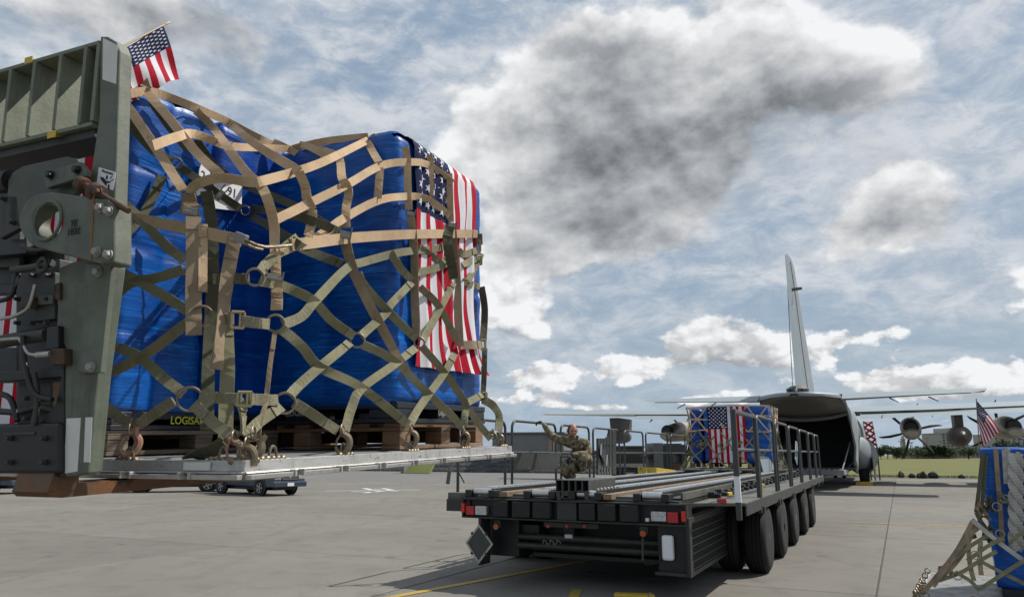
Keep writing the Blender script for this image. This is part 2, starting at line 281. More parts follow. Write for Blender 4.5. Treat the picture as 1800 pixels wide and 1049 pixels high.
# ------------------------------------------------------------------ mesh building helpers
WM = {}                                   # world matrices of everything built
def frame(o, yaw=0., tilt=0.):
    return Matrix.Translation(o) @ Matrix.Rotation(-R(yaw), 4, 'Z') @ Matrix.Rotation(R(tilt), 4, 'X')
I4 = Matrix.Identity(4)
class MB:
    def __init__(s): s.v = []; s.f = []; s.mi = []; s.ms = []
    def _m(s, m):
        if m not in s.ms: s.ms.append(m)
        return s.ms.index(m)
    def add(s, vs, fs, m=None):
        o = len(s.v); s.v += [Vector(x) for x in vs]; k = s._m(m)
        for f in fs: s.f.append([i+o for i in f]); s.mi.append(k)
        return s
    def box(s, x0, x1, y0, y1, z0, z1, m=None):
        return s.add([(x0, y0, z0), (x1, y0, z0), (x1, y1, z0), (x0, y1, z0), (x0, y0, z1), (x1, y0, z1), (x1, y1, z1), (x0, y1, z1)],
                     [(3, 2, 1, 0), (4, 5, 6, 7), (0, 1, 5, 4), (1, 2, 6, 5), (2, 3, 7, 6), (3, 0, 4, 7)], m)
    def cbox(s, c, sx, sy, sz, rot=None, m=None):
        q = (rot or Matrix.Identity(3))
        vs = [Vector(c)+q @ Vector((a*sx/2, b*sy/2, d*sz/2)) for d in (-1, 1) for a, b in ((-1, -1), (1, -1), (1, 1), (-1, 1))]
        return s.add(vs, [(3, 2, 1, 0), (4, 5, 6, 7), (0, 1, 5, 4), (1, 2, 6, 5), (2, 3, 7, 6), (3, 0, 4, 7)], m)
    def prism(s, poly, d0, d1, m=None):
        """poly: list of 3D points (planar); extruded from +d0 to +d1 (vectors)"""
        d0, d1 = Vector(d0), Vector(d1); n = len(poly)
        vs = [Vector(p)+d0 for p in poly]+[Vector(p)+d1 for p in poly]
        return s.add(vs, [tuple(range(n))[::-1], tuple(range(n, 2*n))]+[(i, (i+1) % n, n+(i+1) % n, n+i) for i in range(n)], m)
    def tube(s, pts, r, n=8, m=None, closed=False, cap=True):
        pts = [Vector(p) for p in pts]; N = len(pts); rs = r if isinstance(r, (list, tuple)) else [r]*N
        vs = []; up = None
        for i, p in enumerate(pts):
            a = pts[(i-1) % N] if (i > 0 or closed) else p; b = pts[(i+1) % N] if (i < N-1 or closed) else p
            t = (b-a).normalized()
            if up is None:
                up = t.orthogonal().normalized()
            else:
                up = (up-t*up.dot(t))
                up = up.normalized() if up.length > 1e-6 else t.orthogonal().normalized()
            w_ = t.cross(up)
            for k in range(n):
                an = 2*math.pi*k/n; vs.append(p+(up*math.cos(an)+w_*math.sin(an))*rs[i])
        fs = []
        for i in range(N if closed else N-1):
            j = (i+1) % N
            for k in range(n): fs.append((i*n+k, i*n+(k+1) % n, j*n+(k+1) % n, j*n+k))
        if cap and not closed: fs += [tuple(range(n))[::-1], tuple((N-1)*n+k for k in range(n))]
        return s.add(vs, fs, m)
    def ring(s, c, nrm, R_, r, n=18, k=6, m=None, sq=1.0):
        nrm = Vector(nrm).normalized(); a = nrm.orthogonal().normalized(); b = nrm.cross(a); c = Vector(c)
        return s.tube([c+a*math.cos(2*math.pi*i/n)*R_+b*math.sin(2*math.pi*i/n)*R_*sq for i in range(n)], r, k, m, closed=True)
    def lathe(s, prof, c, axis, n=24, m=None):
        """prof: (radius, offset along axis)"""
        ax = Vector(axis).normalized(); a = ax.orthogonal().normalized(); b = ax.cross(a); c = Vector(c); N = len(prof)
        vs = [c+ax*o+(a*math.cos(2*math.pi*k/n)+b*math.sin(2*math.pi*k/n))*r for r, o in prof for k in range(n)]
        fs = [(i*n+k, i*n+(k+1) % n, (i+1)*n+(k+1) % n, (i+1)*n+k) for i in range(N-1) for k in range(n)]
        fs += [tuple(range(n))[::-1], tuple((N-1)*n+k for k in range(n))]
        return s.add(vs, fs, m)
    def loft(s, secs, m=None, cap=True, closed=True):
        n = len(secs[0]); vs = [p for q in secs for p in q]; fs = []
        for i in range(len(secs)-1):
            for k in range(n if closed else n-1):
                fs.append((i*n+k, i*n+(k+1) % n, (i+1)*n+(k+1) % n, (i+1)*n+k))
        if cap: fs += [tuple(range(n))[::-1], tuple((len(secs)-1)*n+k for k in range(n))]
        return s.add(vs, fs, m)
    def build(s, name, material=None, parent=None, M=I4, bevel=0., smooth=False, solid=0., sub=0, base=None):
        ob = bpy.data.objects.new(name, bpy.data.meshes.new(name)); me = ob.data
        if parent is not None: inv = WM[parent.name].inverted() @ M
        else:
            ws = [M @ v for v in s.v]
            if base is None:
                xs = [v.x for v in ws]; ys = [v.y for v in ws]; zs = [v.z for v in ws]
                base = ((min(xs)+max(xs))/2, (min(ys)+max(ys))/2, min(zs))
            ob.matrix_world = Matrix.Translation(base); inv = Matrix.Translation(base).inverted() @ M
        me.from_pydata([tuple(inv @ v) for v in s.v], [], s.f)
        for m in s.ms: me.materials.append(m or material)
        me.polygons.foreach_set('material_index', s.mi)
        if smooth: me.shade_smooth()
        me.update()
        COL.objects.link(ob)
        if parent is not None: ob.parent = parent; WM[ob.name] = WM[parent.name]
        else: WM[ob.name] = Matrix.Translation(base)
        if smooth and not sub:
            try: me.set_sharp_from_angle(angle=R(42))
            except Exception: pass
        if solid:
            md = ob.modifiers.new('solid', 'SOLIDIFY'); md.thickness = solid; md.offset = 0
        if bevel:
            md = ob.modifiers.new('bevel', 'BEVEL'); md.width = bevel; md.segments = 2; md.limit_method = 'ANGLE'; md.angle_limit = R(35)
        if sub:
            md = ob.modifiers.new('sub', 'SUBSURF'); md.levels = md.render_levels = sub
        return ob
def thing(name, label, cat, loc, yaw=0., group=None, M=None):
    o = bpy.data.objects.new(name, None); COL.objects.link(o); o.empty_display_size = .2
    mw = M if M is not None else frame(loc, yaw)
    o.matrix_world = mw; WM[o.name] = mw
    o['label'] = label; o['category'] = cat
    if group: o['group'] = group
    return o
def tag(o, label, cat, group=None):
    o['label'] = label; o['category'] = cat
    if group: o['group'] = group
    return o
def struct(o): o['kind'] = 'structure'; return o
def stuff(o): o['kind'] = 'stuff'; return o
def copy_tree(o, parent=None):
    c = o.copy(); COL.objects.link(c); c.parent = parent
    WM[c.name] = WM[o.name] if parent is None else WM[parent.name]
    for ch in list(o.children): copy_tree(ch, c)
    return c
def kids(o): return list(o.children)
def smoothpath(P, n=5):
    P = [Vector(p) for p in P]
    if len(P) < 3: return [P[0].lerp(P[-1], i/n) for i in range(n+1)]
    out = []
    for i in range(len(P)-1):
        a, b, c, d = P[max(i-1, 0)], P[i], P[i+1], P[min(i+2, len(P)-1)]
        for k in range(n):
            t = k/n
            out.append(.5*((2*b)+(c-a)*t+(2*a-5*b+4*c-d)*t*t+(3*b-a-3*c+d)*t**3))
    return out+[P[-1]]
def text(s, size, M, material, parent, name='lettering', ext=.0006, align='CENTER', xs=1.):
    cu = bpy.data.curves.new(name, 'FONT'); cu.body = s; cu.size = size; cu.extrude = ext; cu.align_x = align; cu.align_y = 'CENTER'; cu.resolution_u = 3; cu.offset = size*.012
    to = bpy.data.objects.new('tmp', cu); COL.objects.link(to)
    dg = bpy.context.evaluated_depsgraph_get(); me = bpy.data.meshes.new_from_object(to.evaluated_get(dg))
    bpy.data.objects.remove(to)
    inv = WM[parent.name].inverted() @ M
    me.transform(inv @ Matrix.Diagonal((xs, 1, 1, 1))); me.materials.clear(); me.materials.append(material)
    ob = bpy.data.objects.new(name, me); COL.objects.link(ob); ob.parent = parent; WM[ob.name] = WM[parent.name]
    return ob
def basis(o, x, y):
    """matrix whose x and y columns are the given directions"""
    x = Vector(x).normalized(); y = Vector(y); y = (y-x*x.dot(y)).normalized(); z = x.cross(y); m = Matrix((x, y, z)).transposed().to_4x4(); m.translation = Vector(o); return m

def at_plane(px, py, p0, n):
    d = ray(px, py); o = Vector((0, 0, EYE)); n = Vector(n); t = (Vector(p0)-o).dot(n)/d.dot(n); return o+d*t
def gnd(px, py, z=0.): return at_plane(px, py, (0, 0, z), (0, 0, 1))
def atY(px, py, y): return at_plane(px, py, (0, y, 0), (0, 1, 0))

# flag builder: cloth maps (u across 0..1 over the hoist, v 0..1 along the length) to a 3D point; canton at u<7/13, v<.4
def flag(name, cloth, parent=None, M=I4, nu=2, nv=40, off=.0012, both=True):
    mb = MB()
    for k in range(13):
        cols = nu
        us = [(k+i/cols)/13 for i in range(cols+1)]
        for j in range(nv):
            v0, v1 = j/nv, (j+1)/nv; m = m_navy if (k < 7 and v1 <= .4001) else (m_red if k % 2 == 0 else m_fw)
            for i in range(cols):
                mb.add([cloth(us[i], v0), cloth(us[i+1], v0), cloth(us[i+1], v1), cloth(us[i], v1)], [(0, 1, 2, 3)], m)
    # fifty stars, sewn on both faces
    for sgn in ((1, -1) if both else (1,)):
        for r_ in range(9):
            cnt = 6 if r_ % 2 == 0 else 5
            for c in range(cnt):
                cu = (r_+1)/10*7/13; cv = ((c*2+1) if r_ % 2 == 0 else (c*2+2))/12*.4
                pts = []
                for a in range(10):
                    rad = (.0308 if a % 2 == 0 else .0125); an = a*math.pi/5+math.pi/2
                    pts.append((cu+rad*math.sin(an)*.98*1.0, cv+rad*math.cos(an)*.62))
                P = [Vector(cloth(u, v)) for u, v in pts]; ctr = Vector(cloth(cu, cv))
                nn = (Vector(cloth(cu+.01, cv))-ctr).cross(Vector(cloth(cu, cv+.01))-ctr).normalized()*off*sgn
                mb.add([ctr+nn]+[p+nn for p in P], [(0, i+1, (i+1) % 10+1) for i in range(10)], m_fw)
    o = mb.build(name, m_fw, parent, M, smooth=False)
    bm = bmesh.new(); bm.from_mesh(o.data); bmesh.ops.remove_doubles(bm, verts=bm.verts, dist=.0003); bm.to_mesh(o.data); bm.free(); o.data.shade_smooth()
    return o

# ------------------------------------------------------------------ ground
GY = 27.0
MG = frame((0, 0, 0), GY)
base = MB(); base.box(-420, 420, -60, 900, -.6, -.06); struct(base.build('ground', m_grass))
apron = struct(MB().box(-160, 60, -50, 68.4, -.05, -.012).build('apron', m_joint, M=MG))
fa = MB()
SA, SL = 7.6, 5.8; A0, L0 = -3.9, -.45
n_slab = 0; meshes = {}
for i in range(0, 9):
    for j in range(-8, 6):
        y0 = A0+SA*i; y1 = min(y0+SA, 68.4); x0 = L0+SL*j; x1 = x0+SL
        if y1-y0 < .5: continue
        g = .013; key = round(y1-y0, 2)
        if key not in meshes:
            mb = MB(); w_, l_ = SL-2*g, (y1-y0)-2*g; c_ = .012
            q = lambda a, z: [(a, a, z), (w_-a, a, z), (w_-a, l_-a, z), (a, l_-a, z)]
            mb.add(q(0, -.01)+q(0, -.006)+q(c_, .0), [(8, 9, 10, 11)]+[(k, (k+1) % 4, (k+1) % 4+4, k+4) for k in range(4)]+[(k+4, (k+1) % 4+4, (k+1) % 4+8, k+8) for k in range(4)])
            o = mb.build('slab', m_conc, apron, WM[apron.name]); meshes[key] = o.data
            o.data.transform(Matrix.Rotation(-R(GY), 4, 'Z'))
        else:
            o = bpy.data.objects.new('slab', meshes[key]); COL.objects.link(o); o.parent = apron; WM[o.name] = WM[apron.name]
        p = WM[apron.name].inverted() @ MG @ Vector((x0+g, y0+g, rnd.uniform(-.0012, .0012)))
        o.location = p
for a in ((-160, L0-8*SL), (L0+6*SL, 60)): fa.box(a[0], a[1], -50, 68.4, -.011, -.003)
fa.box(L0-8*SL, L0+6*SL, -50, A0, -.011, -.003)
struct(fa.build('apron_outer_area', m_concy, M=MG))
struct(MB().box(-160, -15.5, 41, 68.3, -.002, .003).build('asphalt_taxiway', m_asph, M=MG))
struct(MB().box(-200, 200, 68.4, 300, -.05, .01).build('grass_field', m_grass, M=MG))
# rough verge of grass along the apron edge
mb = MB()
for i in range(9000):
    x = rnd.uniform(-45, 30); y = 68.45+abs(rnd.gauss(0, 1.5)); h = rnd.uniform(.05, .16); a = rnd.uniform(0, 3.1)
    dx, dy = math.cos(a)*.03, math.sin(a)*.03
    mb.add([(x-dx, y-dy, 0), (x+dx, y+dy, 0), (x+rnd.uniform(-.05, .05), y, h)], [(0, 1, 2)])
stuff(tag(mb.build('verge_grass', m_blade, M=MG), 'rough green grass fringe growing along the far apron edge', 'grass'))
# painted lines
def stripe(name, a, b, w_, m, z=.004):
    a, b = Vector(a), Vector(b); d = (b-a).normalized(); n = Vector((-d.y, d.x, 0))*w_/2
    o = MB().prism([a-n, b-n, b+n, a+n], (0, 0, z), (0, 0, z+.003)).build(name, m); return struct(o)
ex = lambda p, q, t: p+(q-p)*t
p, q = gnd(690, 1049), gnd(925, 1005); stripe('yellow_line', ex(p, q, -1.5), ex(p, q, 2.6), .13, m_yline)
p, q = gnd(1470, 917), gnd(1700, 926); stripe('yellow_line', p, q, .11, m_yline)
p, q = gnd(765, 891), gnd(860, 893); stripe('yellow_line', p, q, .12, m_yline)
p, q = gnd(320, 877), gnd(470, 879); stripe('yellow_line', p, q, .12, m_yline)
p, q = gnd(998, 1075), gnd(1014, 1036); stripe('yellow_line', p, q, .13, m_yline)
# faded white stand marking beyond the lifted pallet
mb = MB()
def wbar(p, q, w_):
    a, b = gnd(*p), gnd(*q); d = (b-a).normalized(); n = Vector((-d.y, d.x, 0))*w_/2
    mb.prism([a-n, b-n, b+n, a+n], (0, 0, .005), (0, 0, .008))
wbar((572, 862.5), (738, 860.5), .22); wbar((640, 857.8), (660, 862), .3); wbar((690, 861), (672, 858), .3)
wbar((618, 863.6), (662, 864.6), .25); wbar((640, 866), (676, 862.5), .3); wbar((655, 860), (700, 863), .25)
struct(mb.build('white_stand_marking', m_wline))
# yellow block at the very bottom edge of the view
t = thing('parking_block', 'small yellow painted block lying on the concrete in front of the loader', 'parking block', gnd(1115, 1049), 8)
mb = MB().box(-.26, .26, -.08, .08, 0, .045); mb.build('body', m_yel, t, WM[t.name], bevel=.02)
mb = MB()
for x in (-.2, .2): mb.lathe([(.018, 0), (.018, .012), (.008, .016)], (x, 0, .045), (0, 0, 1), 8)
mb.build('bolt', m_bolt, t, WM[t.name])

# ------------------------------------------------------------------ far background
def crown(mb, c, rx, rz, n, s, seed, m=None):
    q = random.Random(seed); lobes = [(Vector((q.uniform(-.5, .5)*rx, q.uniform(-.4, .4)*rx, q.uniform(-.25, .45)*rz)), q.uniform(.45, .7)) for _ in range(7)]
    for i in range(n):
        l, k = q.choice(lobes); d = Vector((q.gauss(0, 1), q.gauss(0, 1), q.gauss(0, 1))).normalized()*(q.random()**.35)
        p = Vector(c)+l+Vector((d.x*rx*k, d.y*rx*k, d.z*rz*k))
        a = Vector((q.gauss(0, 1), q.gauss(0, 1), q.gauss(0, 1))).normalized(); b = a.orthogonal().normalized(); r_ = s*q.uniform(.5, 1.3)
        mb.add([p-a*r_, p+b*r_*.8, p+a*r_, p-b*r_*.8], [(0, 1, 2, 3)], m)
def tree_at(px, pw, ptop, dist, seed, proto, light=False):
    b = atY(px, 800, dist); w_ = pw/1340*dist/2; h = (799-ptop)/1340*dist+1.8
    if proto is None or seed < 3:
        t = thing('tree', 'dark green leafy tree in the row beyond the grass field', 'tree', (b.x, b.y, 0), 0, 'trees in the row beyond the grass field')
        mb = MB(); mb.tube([(0, 0, 0), (.1, 0, h*.3), (0, .1, h*.6)], [h*.035, h*.028, h*.012], 7)
        for k in range(4):
            a = k*1.6+seed; mb.tube([(0, 0, h*.32), (math.cos(a)*w_*.45, math.sin(a)*w_*.45, h*.6)], [h*.015, h*.006], 5)
        mb.build('trunk', m_bark, t, WM[t.name])
        mb = MB(); crown(mb, (0, 0, h*.50), w_*1.15, h*.52, 1100, h*.06, seed); mb.build('crown', m_leafo if light else m_leaf, t, WM[t.name])
        t['wh'] = (w_, h)
        return t
    c = copy_tree(proto); c.location = (b.x, b.y, 0); c.scale = (w_/proto['wh'][0], w_/proto['wh'][0], h/proto['wh'][1]); c.rotation_euler = (0, 0, seed*1.3); return c
protos = []
TR = [(1560, 34, 783, 262), (1590, 30, 786, 270), (1612, 34, 784, 280), (1640, 60, 784, 300), (1668, 40, 788, 300), (1702, 46, 781, 262), (1535, 40, 788, 268),
      (1500, 40, 785, 270), (1625, 30, 790, 290), (1740, 40, 786, 280), (1775, 46, 775, 250), (1800, 40, 780, 260), (1830, 50, 776, 270), (1470, 40, 786, 280), (1440, 40, 785, 280), (1655, 26, 787, 305),
      (1575, 24, 788, 255), (1548, 22, 786, 258), (1870, 50, 780, 280), (1200, 50, 790, 300), (1230, 50, 788, 300), (1170, 40, 791, 300), (1140, 40, 792, 300)]
for i, (px, pw, pt, d) in enumerate(TR):
    o = tree_at(px, pw, pt, d, i, protos[i % 3] if i >= 3 else None)
    if i < 3: protos.append(o)
for p in protos:
    del p['wh']
for o in COL.objects:
    if 'wh' in o: del o['wh']
def building(name, label, px0, px1, ptop, dist, depth, floors, cols, m, roofpx=None, wsz=(.55, .5), extra=None):
    a, b = atY(px0, 800, dist), atY(px1, 800, dist); h = (799-ptop)/1340*dist+1.8; w_ = b.x-a.x
    t = thing(name, label, 'building', (a.x, a.y, 0)); M = WM[t.name]
    MB().box(0, w_, 0, depth, 0, h).build('wall', m, t, M)
    rf = MB().box(-w_*.02, w_*1.02, -1, depth+1, h, h+h*.035).build('roof', m_bldg2, t, M)
    if extra:
        e0, e1, et = extra; x0 = (e0-px0)/(px1-px0)*w_; x1 = (e1-px0)/(px1-px0)*w_; h2 = (799-et)/1340*dist+1.8
        MB().box(x0, x1, 2, depth-2, h+h*.035, h2).build('roof_block', m, t, M)
    me = None
    for f in range(floors):
        for c in range(cols):
            cx = w_*(c+.5)/cols; cz = h*(f+.55)/floors; ww = w_/cols*wsz[0]; wh = h/floors*wsz[1]
            if me is None:
                mb = MB().box(-ww/2, ww/2, -.05, .3, -wh/2, wh/2, m_win); mb.box(-ww/2-.15, ww/2+.15, -.35, -.05, -wh/2-.2, -wh/2, m)
                o = mb.build('window', m_win, t, M); me = o.data
            else:
                o = bpy.data.objects.new('window', me); COL.objects.link(o); o.parent = t
            o.location = (cx, 0, cz)
    mb = MB()
    for f in range(1, floors): mb.box(-.1, w_+.1, -.55, -.001, h*f/floors-.25, h*f/floors)
    mb.build('floor_band', m_bldg2, t, M)
    return t
building('apartment_building', 'beige apartment block with a taller roof block, left of the flag at right', 1659, 1700, 764, 620, 30, 8, 6, m_bldg, extra=(1679, 1697, 754))
building('apartment_building', 'beige apartment block rising right of the small flag', 1752, 1779, 766, 640, 30, 8, 4, m_bldg, extra=(1764, 1776, 754))
building('apartment_building', 'pale apartment block at the right border behind the blue boxes', 1782, 1850, 757, 660, 30, 9, 8, m_bldg2)
t = building('long_low_building', 'long low grey and pink shed behind the grass field', 1600, 1684, 795.5, 300, 14, 1, 14, mat('pinkish_wall', (.26, .225, .205), .8, col2=(.21, .2, .19), scale=.15), wsz=(.35, .3))
t = building('long_low_building', 'low pale building half hidden by the big tree right of the long shed', 1684, 1730, 798, 330, 12, 1, 6, m_bldg2, wsz=(.4, .35))
t = building('radar_tower', 'slim pale round tower above the trees right of the aircraft', 1588.5, 1594, 774, 520, 2, 6, 1, m_bldg, wsz=(.3, .3), extra=(1590, 1592.5, 768))
for k, (px, pt, lab) in enumerate([(1585, 777, 'tall thin light mast left of the round tower'), (1602, 779, 'thin light mast right of the round tower, first of two'), (1605, 779, 'thin light mast right of the round tower, second of two'),
                                   (1632, 771, 'leaning looking light mast right of the right inner engine'), (1656, 777, 'thin light mast just left of the beige apartment block')]):
    b = atY(px, 800, 330); h = (799-pt)/1340*330+1.8
    t = thing('light_mast', lab, 'light mast', (b.x, b.y, 0)); M = WM[t.name]
    MB().tube([(0, 0, 0), (0, 0, h)], [.22, .12], 6).build('pole', m_concw, t, M)
    MB().box(-.9, .9, -.15, .15, h-.3, h).build('lamp_head', m_concw, t, M)
# stone-faced embankment and grey shelter, left beyond the apron
t = thing('embankment', 'dark stone faced embankment beyond the apron behind the loader', 'embankment', (0, 0, 0), M=frame(gnd(980, 832), 27)); M = WM[t.name]
MB().prism([(0, .4, 0), (0, 2.9, 2.0), (0, 9, 2.0), (0, 9, 0)], (-30, 0, 0), (6.5, 0, 0)).build('core', m_stone, t, M)
MB().box(-30, 6.5, 2.7, 3.3, 2.0, 2.12).build('coping', m_concw, t, M)
st = []
for k in range(4):
    mb = MB(); poly = []; q = random.Random(k)
    for a in range(6): an = a*math.pi/3+q.uniform(-.25, .25); poly.append((math.cos(an)*.34*q.uniform(.8, 1.1), 0, math.sin(an)*.28*q.uniform(.8, 1.1)))
    mb.prism(poly, (0, -.05, 0), (0, .12, 0)); st.append(mb)
sm = [None]*4; cnt = 0
for i in range(50):
    for j in range(4):
        k = rnd.randrange(4); zz = .22+j*.48; yy = .4+zz*1.25
        x = -23+i*.59+(.3 if j % 2 else 0)+rnd.uniform(-.04, .04)
        if -9.6 < x < -8.0: continue
        if sm[k] is None: o = st[k].build('stone', m_stone, t, M); sm[k] = o.data
        else: o = bpy.data.objects.new('stone', sm[k]); COL.objects.link(o); o.parent = t
        o.location = (x, yy, zz); o.rotation_euler = (R(-51), 0, 0); cnt += 1
t = thing('grass_slope', 'bright green grass slope between two stretches of the stone embankment', 'grass slope', (0, 0, 0), M=frame(gnd(728, 832), 27)); M = WM[t.name]
mb = MB().prism([(-1.1, 0, 0), (1.6, 0, 0), (1.1, 2.7, 2.05), (-1.3, 2.7, 2.05)], (0, 0, .04), (0, .3, 0))
mb.build('turf', m_blade, t, M); MB().box(-1.45, -1.1, -.1, 2.6, 0, 1.3).build('kerb_post', m_concw, t, M)
a = atY(862, 799, 76)
t = thing('grey_shelter', 'plain grey concrete shelter behind the kneeling man', 'shelter', (a.x, a.y, 0), 14); M = WM[t.name]
MB().prism([(0, 0, 0), (7.6, 0, 0), (7.3, 0, 3.75), (.25, 0, 3.7)], (0, 0, 0), (0, 6, 0)).build('wall', m_concw, t, M)
MB().box(-.1, 7.5, -.2, 6.2, 3.76, 3.9).build('roof_slab', m_concw, t, M)
MB().box(5.9, 6.3, -.12, 0, 0, 3.1).build('pink_pillar', mat('pink_wall', (.32, .2, .16), .8), t, M)
MB().box(6.4, 6.8, -.1, 0, 0, 3.2).build('pale_pillar', m_bldg, t, M)

# ------------------------------------------------------------------ lifted pallet: its own frame, x right, y away, z up from the pallet top
ML = frame((-.832, 2.37, 1.781), 22.7, 1.7)
MLi = ML.inverted(); CAML = MLi @ Vector((0, 0, EYE))
def rl(px, py): return (MLi.to_3x3() @ ray(px, py)).normalized()
def hx(px, py, x): d = rl(px, py); return CAML+d*((x-CAML.x)/d.x)
def hy(px, py, y): d = rl(px, py); return CAML+d*((y-CAML.y)/d.y)
def hz(px, py, z): d = rl(px, py); return CAML+d*((z-CAML.z)/d.z)
def hull(px, py, off=0.):
    d = rl(px, py); p = None
    x, y = 0., 0.
    for _ in range(4):
        zz = p.z if p else .5
        yN = .01+.13*min(max(zz, 0)/1.0, 1.2)-off; xR = -.01-.105*min(max(zz, 0)/.8, 1)+off
        pn = CAML+d*((yN-CAML.y)/d.y)
        if pn.x > xR: p = CAML+d*((xR-CAML.x)/d.x)
        else: p = pn
    return p

# aluminium air cargo pallet
t = thing('aircraft_pallet', 'grey aluminium aircraft pallet lifted on the forks under the blue boxes', 'air cargo pallet', None, M=ML)
tP = t; x0, x1, y0, y1 = -2.70, .025, -.025, 2.10
MB().box(x0+.03, x1-.03, y0+.03, y1-.03, -.05, -.002).build('deck', m_alu, t, ML)
mb = MB()
def rail_prof(a, b, n):      # upper channel + lower lip along an edge from a to b, n = outward
    a, b, n = Vector(a), Vector(b), Vector(n)
    for (o0, o1, z0, z1) in ((-.06, 0., -.034, .0), (-.05, .012, -.040, -.034)):
        mb.prism([a+n*o0+Vector((0, 0, z0)), a+n*o1+Vector((0, 0, z0)), a+n*(o1-.004)+Vector((0, 0, z1)), a+n*o0+Vector((0, 0, z1))], (0, 0, 0), b-a)
    L = (b-a).length; u = (b-a).normalized(); k = 0; s_ = 0.
    while s_ < L-.02:
        e = min(s_+.20, L)
        mb.prism([a+u*s_+n*-.05+Vector((0, 0, -.058)), a+u*s_+n*.028+Vector((0, 0, -.058)), a+u*s_+n*.030+Vector((0, 0, -.044)), a+u*s_+n*-.05+Vector((0, 0, -.040))], (0, 0, 0), u*(e-s_))
        if e < L:   # detent pocket: short lug with open notch
            mb.prism([a+u*e+n*-.05+Vector((0, 0, -.058)), a+u*e+n*.004+Vector((0, 0, -.058)), a+u*e+n*.004+Vector((0, 0, -.050)), a+u*e+n*-.05+Vector((0, 0, -.050))], (0, 0, 0), u*.054)
            for q in (0, .044): mb.prism([a+u*(e+q)+n*-.02+Vector((0, 0, -.058)), a+u*(e+q)+n*.034+Vector((0, 0, -.058)), a+u*(e+q)+n*.034+Vector((0, 0, -.036)), a+u*(e+q)+n*-.02+Vector((0, 0, -.036))], (0, 0, 0), u*.010)
        s_ = e+.054
for a, b, n in (((x1, y0, 0), (x1, y1, 0), (1, 0, 0)), ((x0, y0, 0), (x1, y0, 0), (0, -1, 0)), ((x0, y0, 0), (x0, y1, 0), (-1, 0, 0)), ((x0, y1, 0), (x1, y1, 0), (0, 1, 0))): rail_prof(a, b, n)
mb.build('edge_rail', m_alu, t, ML, bevel=.0015)
lb = hy(326, 817, y0-.002)
MB().box(hy(325, 817, y0).x, hy(371, 817, y0).x, y0-.006, y0-.001, -.031, -.006).build('data_plate', m_white, t, ML)
def tiering(p, n):
    p, n = Vector(p), Vector(n); u = Vector((0, 0, 1)).cross(n)
    mb = MB()
    mb.cbox(p+n*.006+Vector((0, 0, -.012)), .085 if abs(u.x) > .5 else .03, .03 if abs(u.x) > .5 else .085, .022)
    for s_ in (-.036, -.012, .012, .036): mb.lathe([(.009, 0), (.013, .004), (.013, .016), (.007, .021)], p+u*s_+n*.012+Vector((0, 0, -.006)), n, 8)
    b = mb.build('ring_bracket', m_hook, tP, ML, bevel=.002)
    pts = [p+u*(.017*math.cos(a))+n*.012+Vector((0, 0, -.004+.040*math.sin(a)**.8)) for a in [math.pi*i/10 for i in range(11)]]
    MB().tube(pts, .0048, 7).build('tie_down_ring', m_hook, b, ML, smooth=True)
for px in (603, 722, 815, 882): tiering((-.012, hx(px, 800, .0).y, .004), (1, 0, 0))
tiering((-.012, .13, .004), (1, 0, 0))
for k in range(5): tiering((hy(228, 800, 0).x-.508*k, .012, .004), (0, -1, 0))
tiering((-.085, .012, .004), (0, -1, 0)); tiering((-.02, .02, .004), (.7, -.7, 0)); tiering((-.012, .055, .004), (1, 0, 0))
MB().box(-.15, .029, -.031, .16, -.062, -.036).build('corner_casting', m_hook, t, ML, bevel=.004)

# wooden pallets under the stacks
def wood_pallet(label, x0, x1, y0, y1, z0, z1, m, name='wooden_pallet', grp='wooden pallets under the blue stacks on the lifted pallet'):
    t = thing(name, label, 'wooden pallet', None, M=ML @ Matrix.Translation(((x0+x1)/2, (y0+y1)/2, z0)), group=grp)
    h = z1-z0; bt = .018; W_ = x1-x0; L_ = y1-y0
    for i in range(7):
        a = x0+(W_-.09)*i/6; MB().box(a, a+.09, y0, y1, z1-bt, z1).build('top_board', m, t, ML, bevel=.002)
    for yy in (y0, (y0+y1)/2-.05, y1-.10): MB().box(x0, x1, yy+.001, yy+.099, z1-2*bt, z1-bt-.001).build('stringer_board', m, t, ML, bevel=.002)
    for xx in (x0, (x0+x1)/2-.05, x1-.10):
        for yy in (y0, (y0+y1)/2-.05, y1-.10): MB().box(xx+.002, xx+.098, yy+.002, yy+.098, z0+bt, z1-2*bt-.001).build('block', m, t, ML, bevel=.003)
        MB().box(xx, xx+.1, y0, y1, z0, z0+bt-.001).build('bottom_board', m, t, ML, bevel=.002)
    MB().box(x0-.012, x0-.001, y0+.01, y1-.01, z0+bt, z1-bt).build('light_stop_board', m, t, ML); MB().box(x0+.1, x1-.1, y1-.115, y1-.103, z0+bt, z1-2*bt).build('light_stop_board', m, t, ML)  # solid boards added so no sky light shows through the pallet openings
    return t
AX1, BX1 = -.87, -.15
YB0 = hx(697, 720, BX1).y; ZWA, ZTA = hx(300, 756, AX1).z, hx(300, 729, AX1).z; ZWB, ZTB = hx(780, 744, BX1).z, hx(780, 714, BX1).z

wood_pallet('grey wooden pallet under the near blue stack beside the green post', -1.98, AX1, .22, 1.20, .004, ZWA, m_woodg)
wood_pallet('reddish wooden pallet under the blue stack with the flag', -1.27, BX1, hx(703, 780, BX1).y, 2.09, .004, ZWB, m_wood)
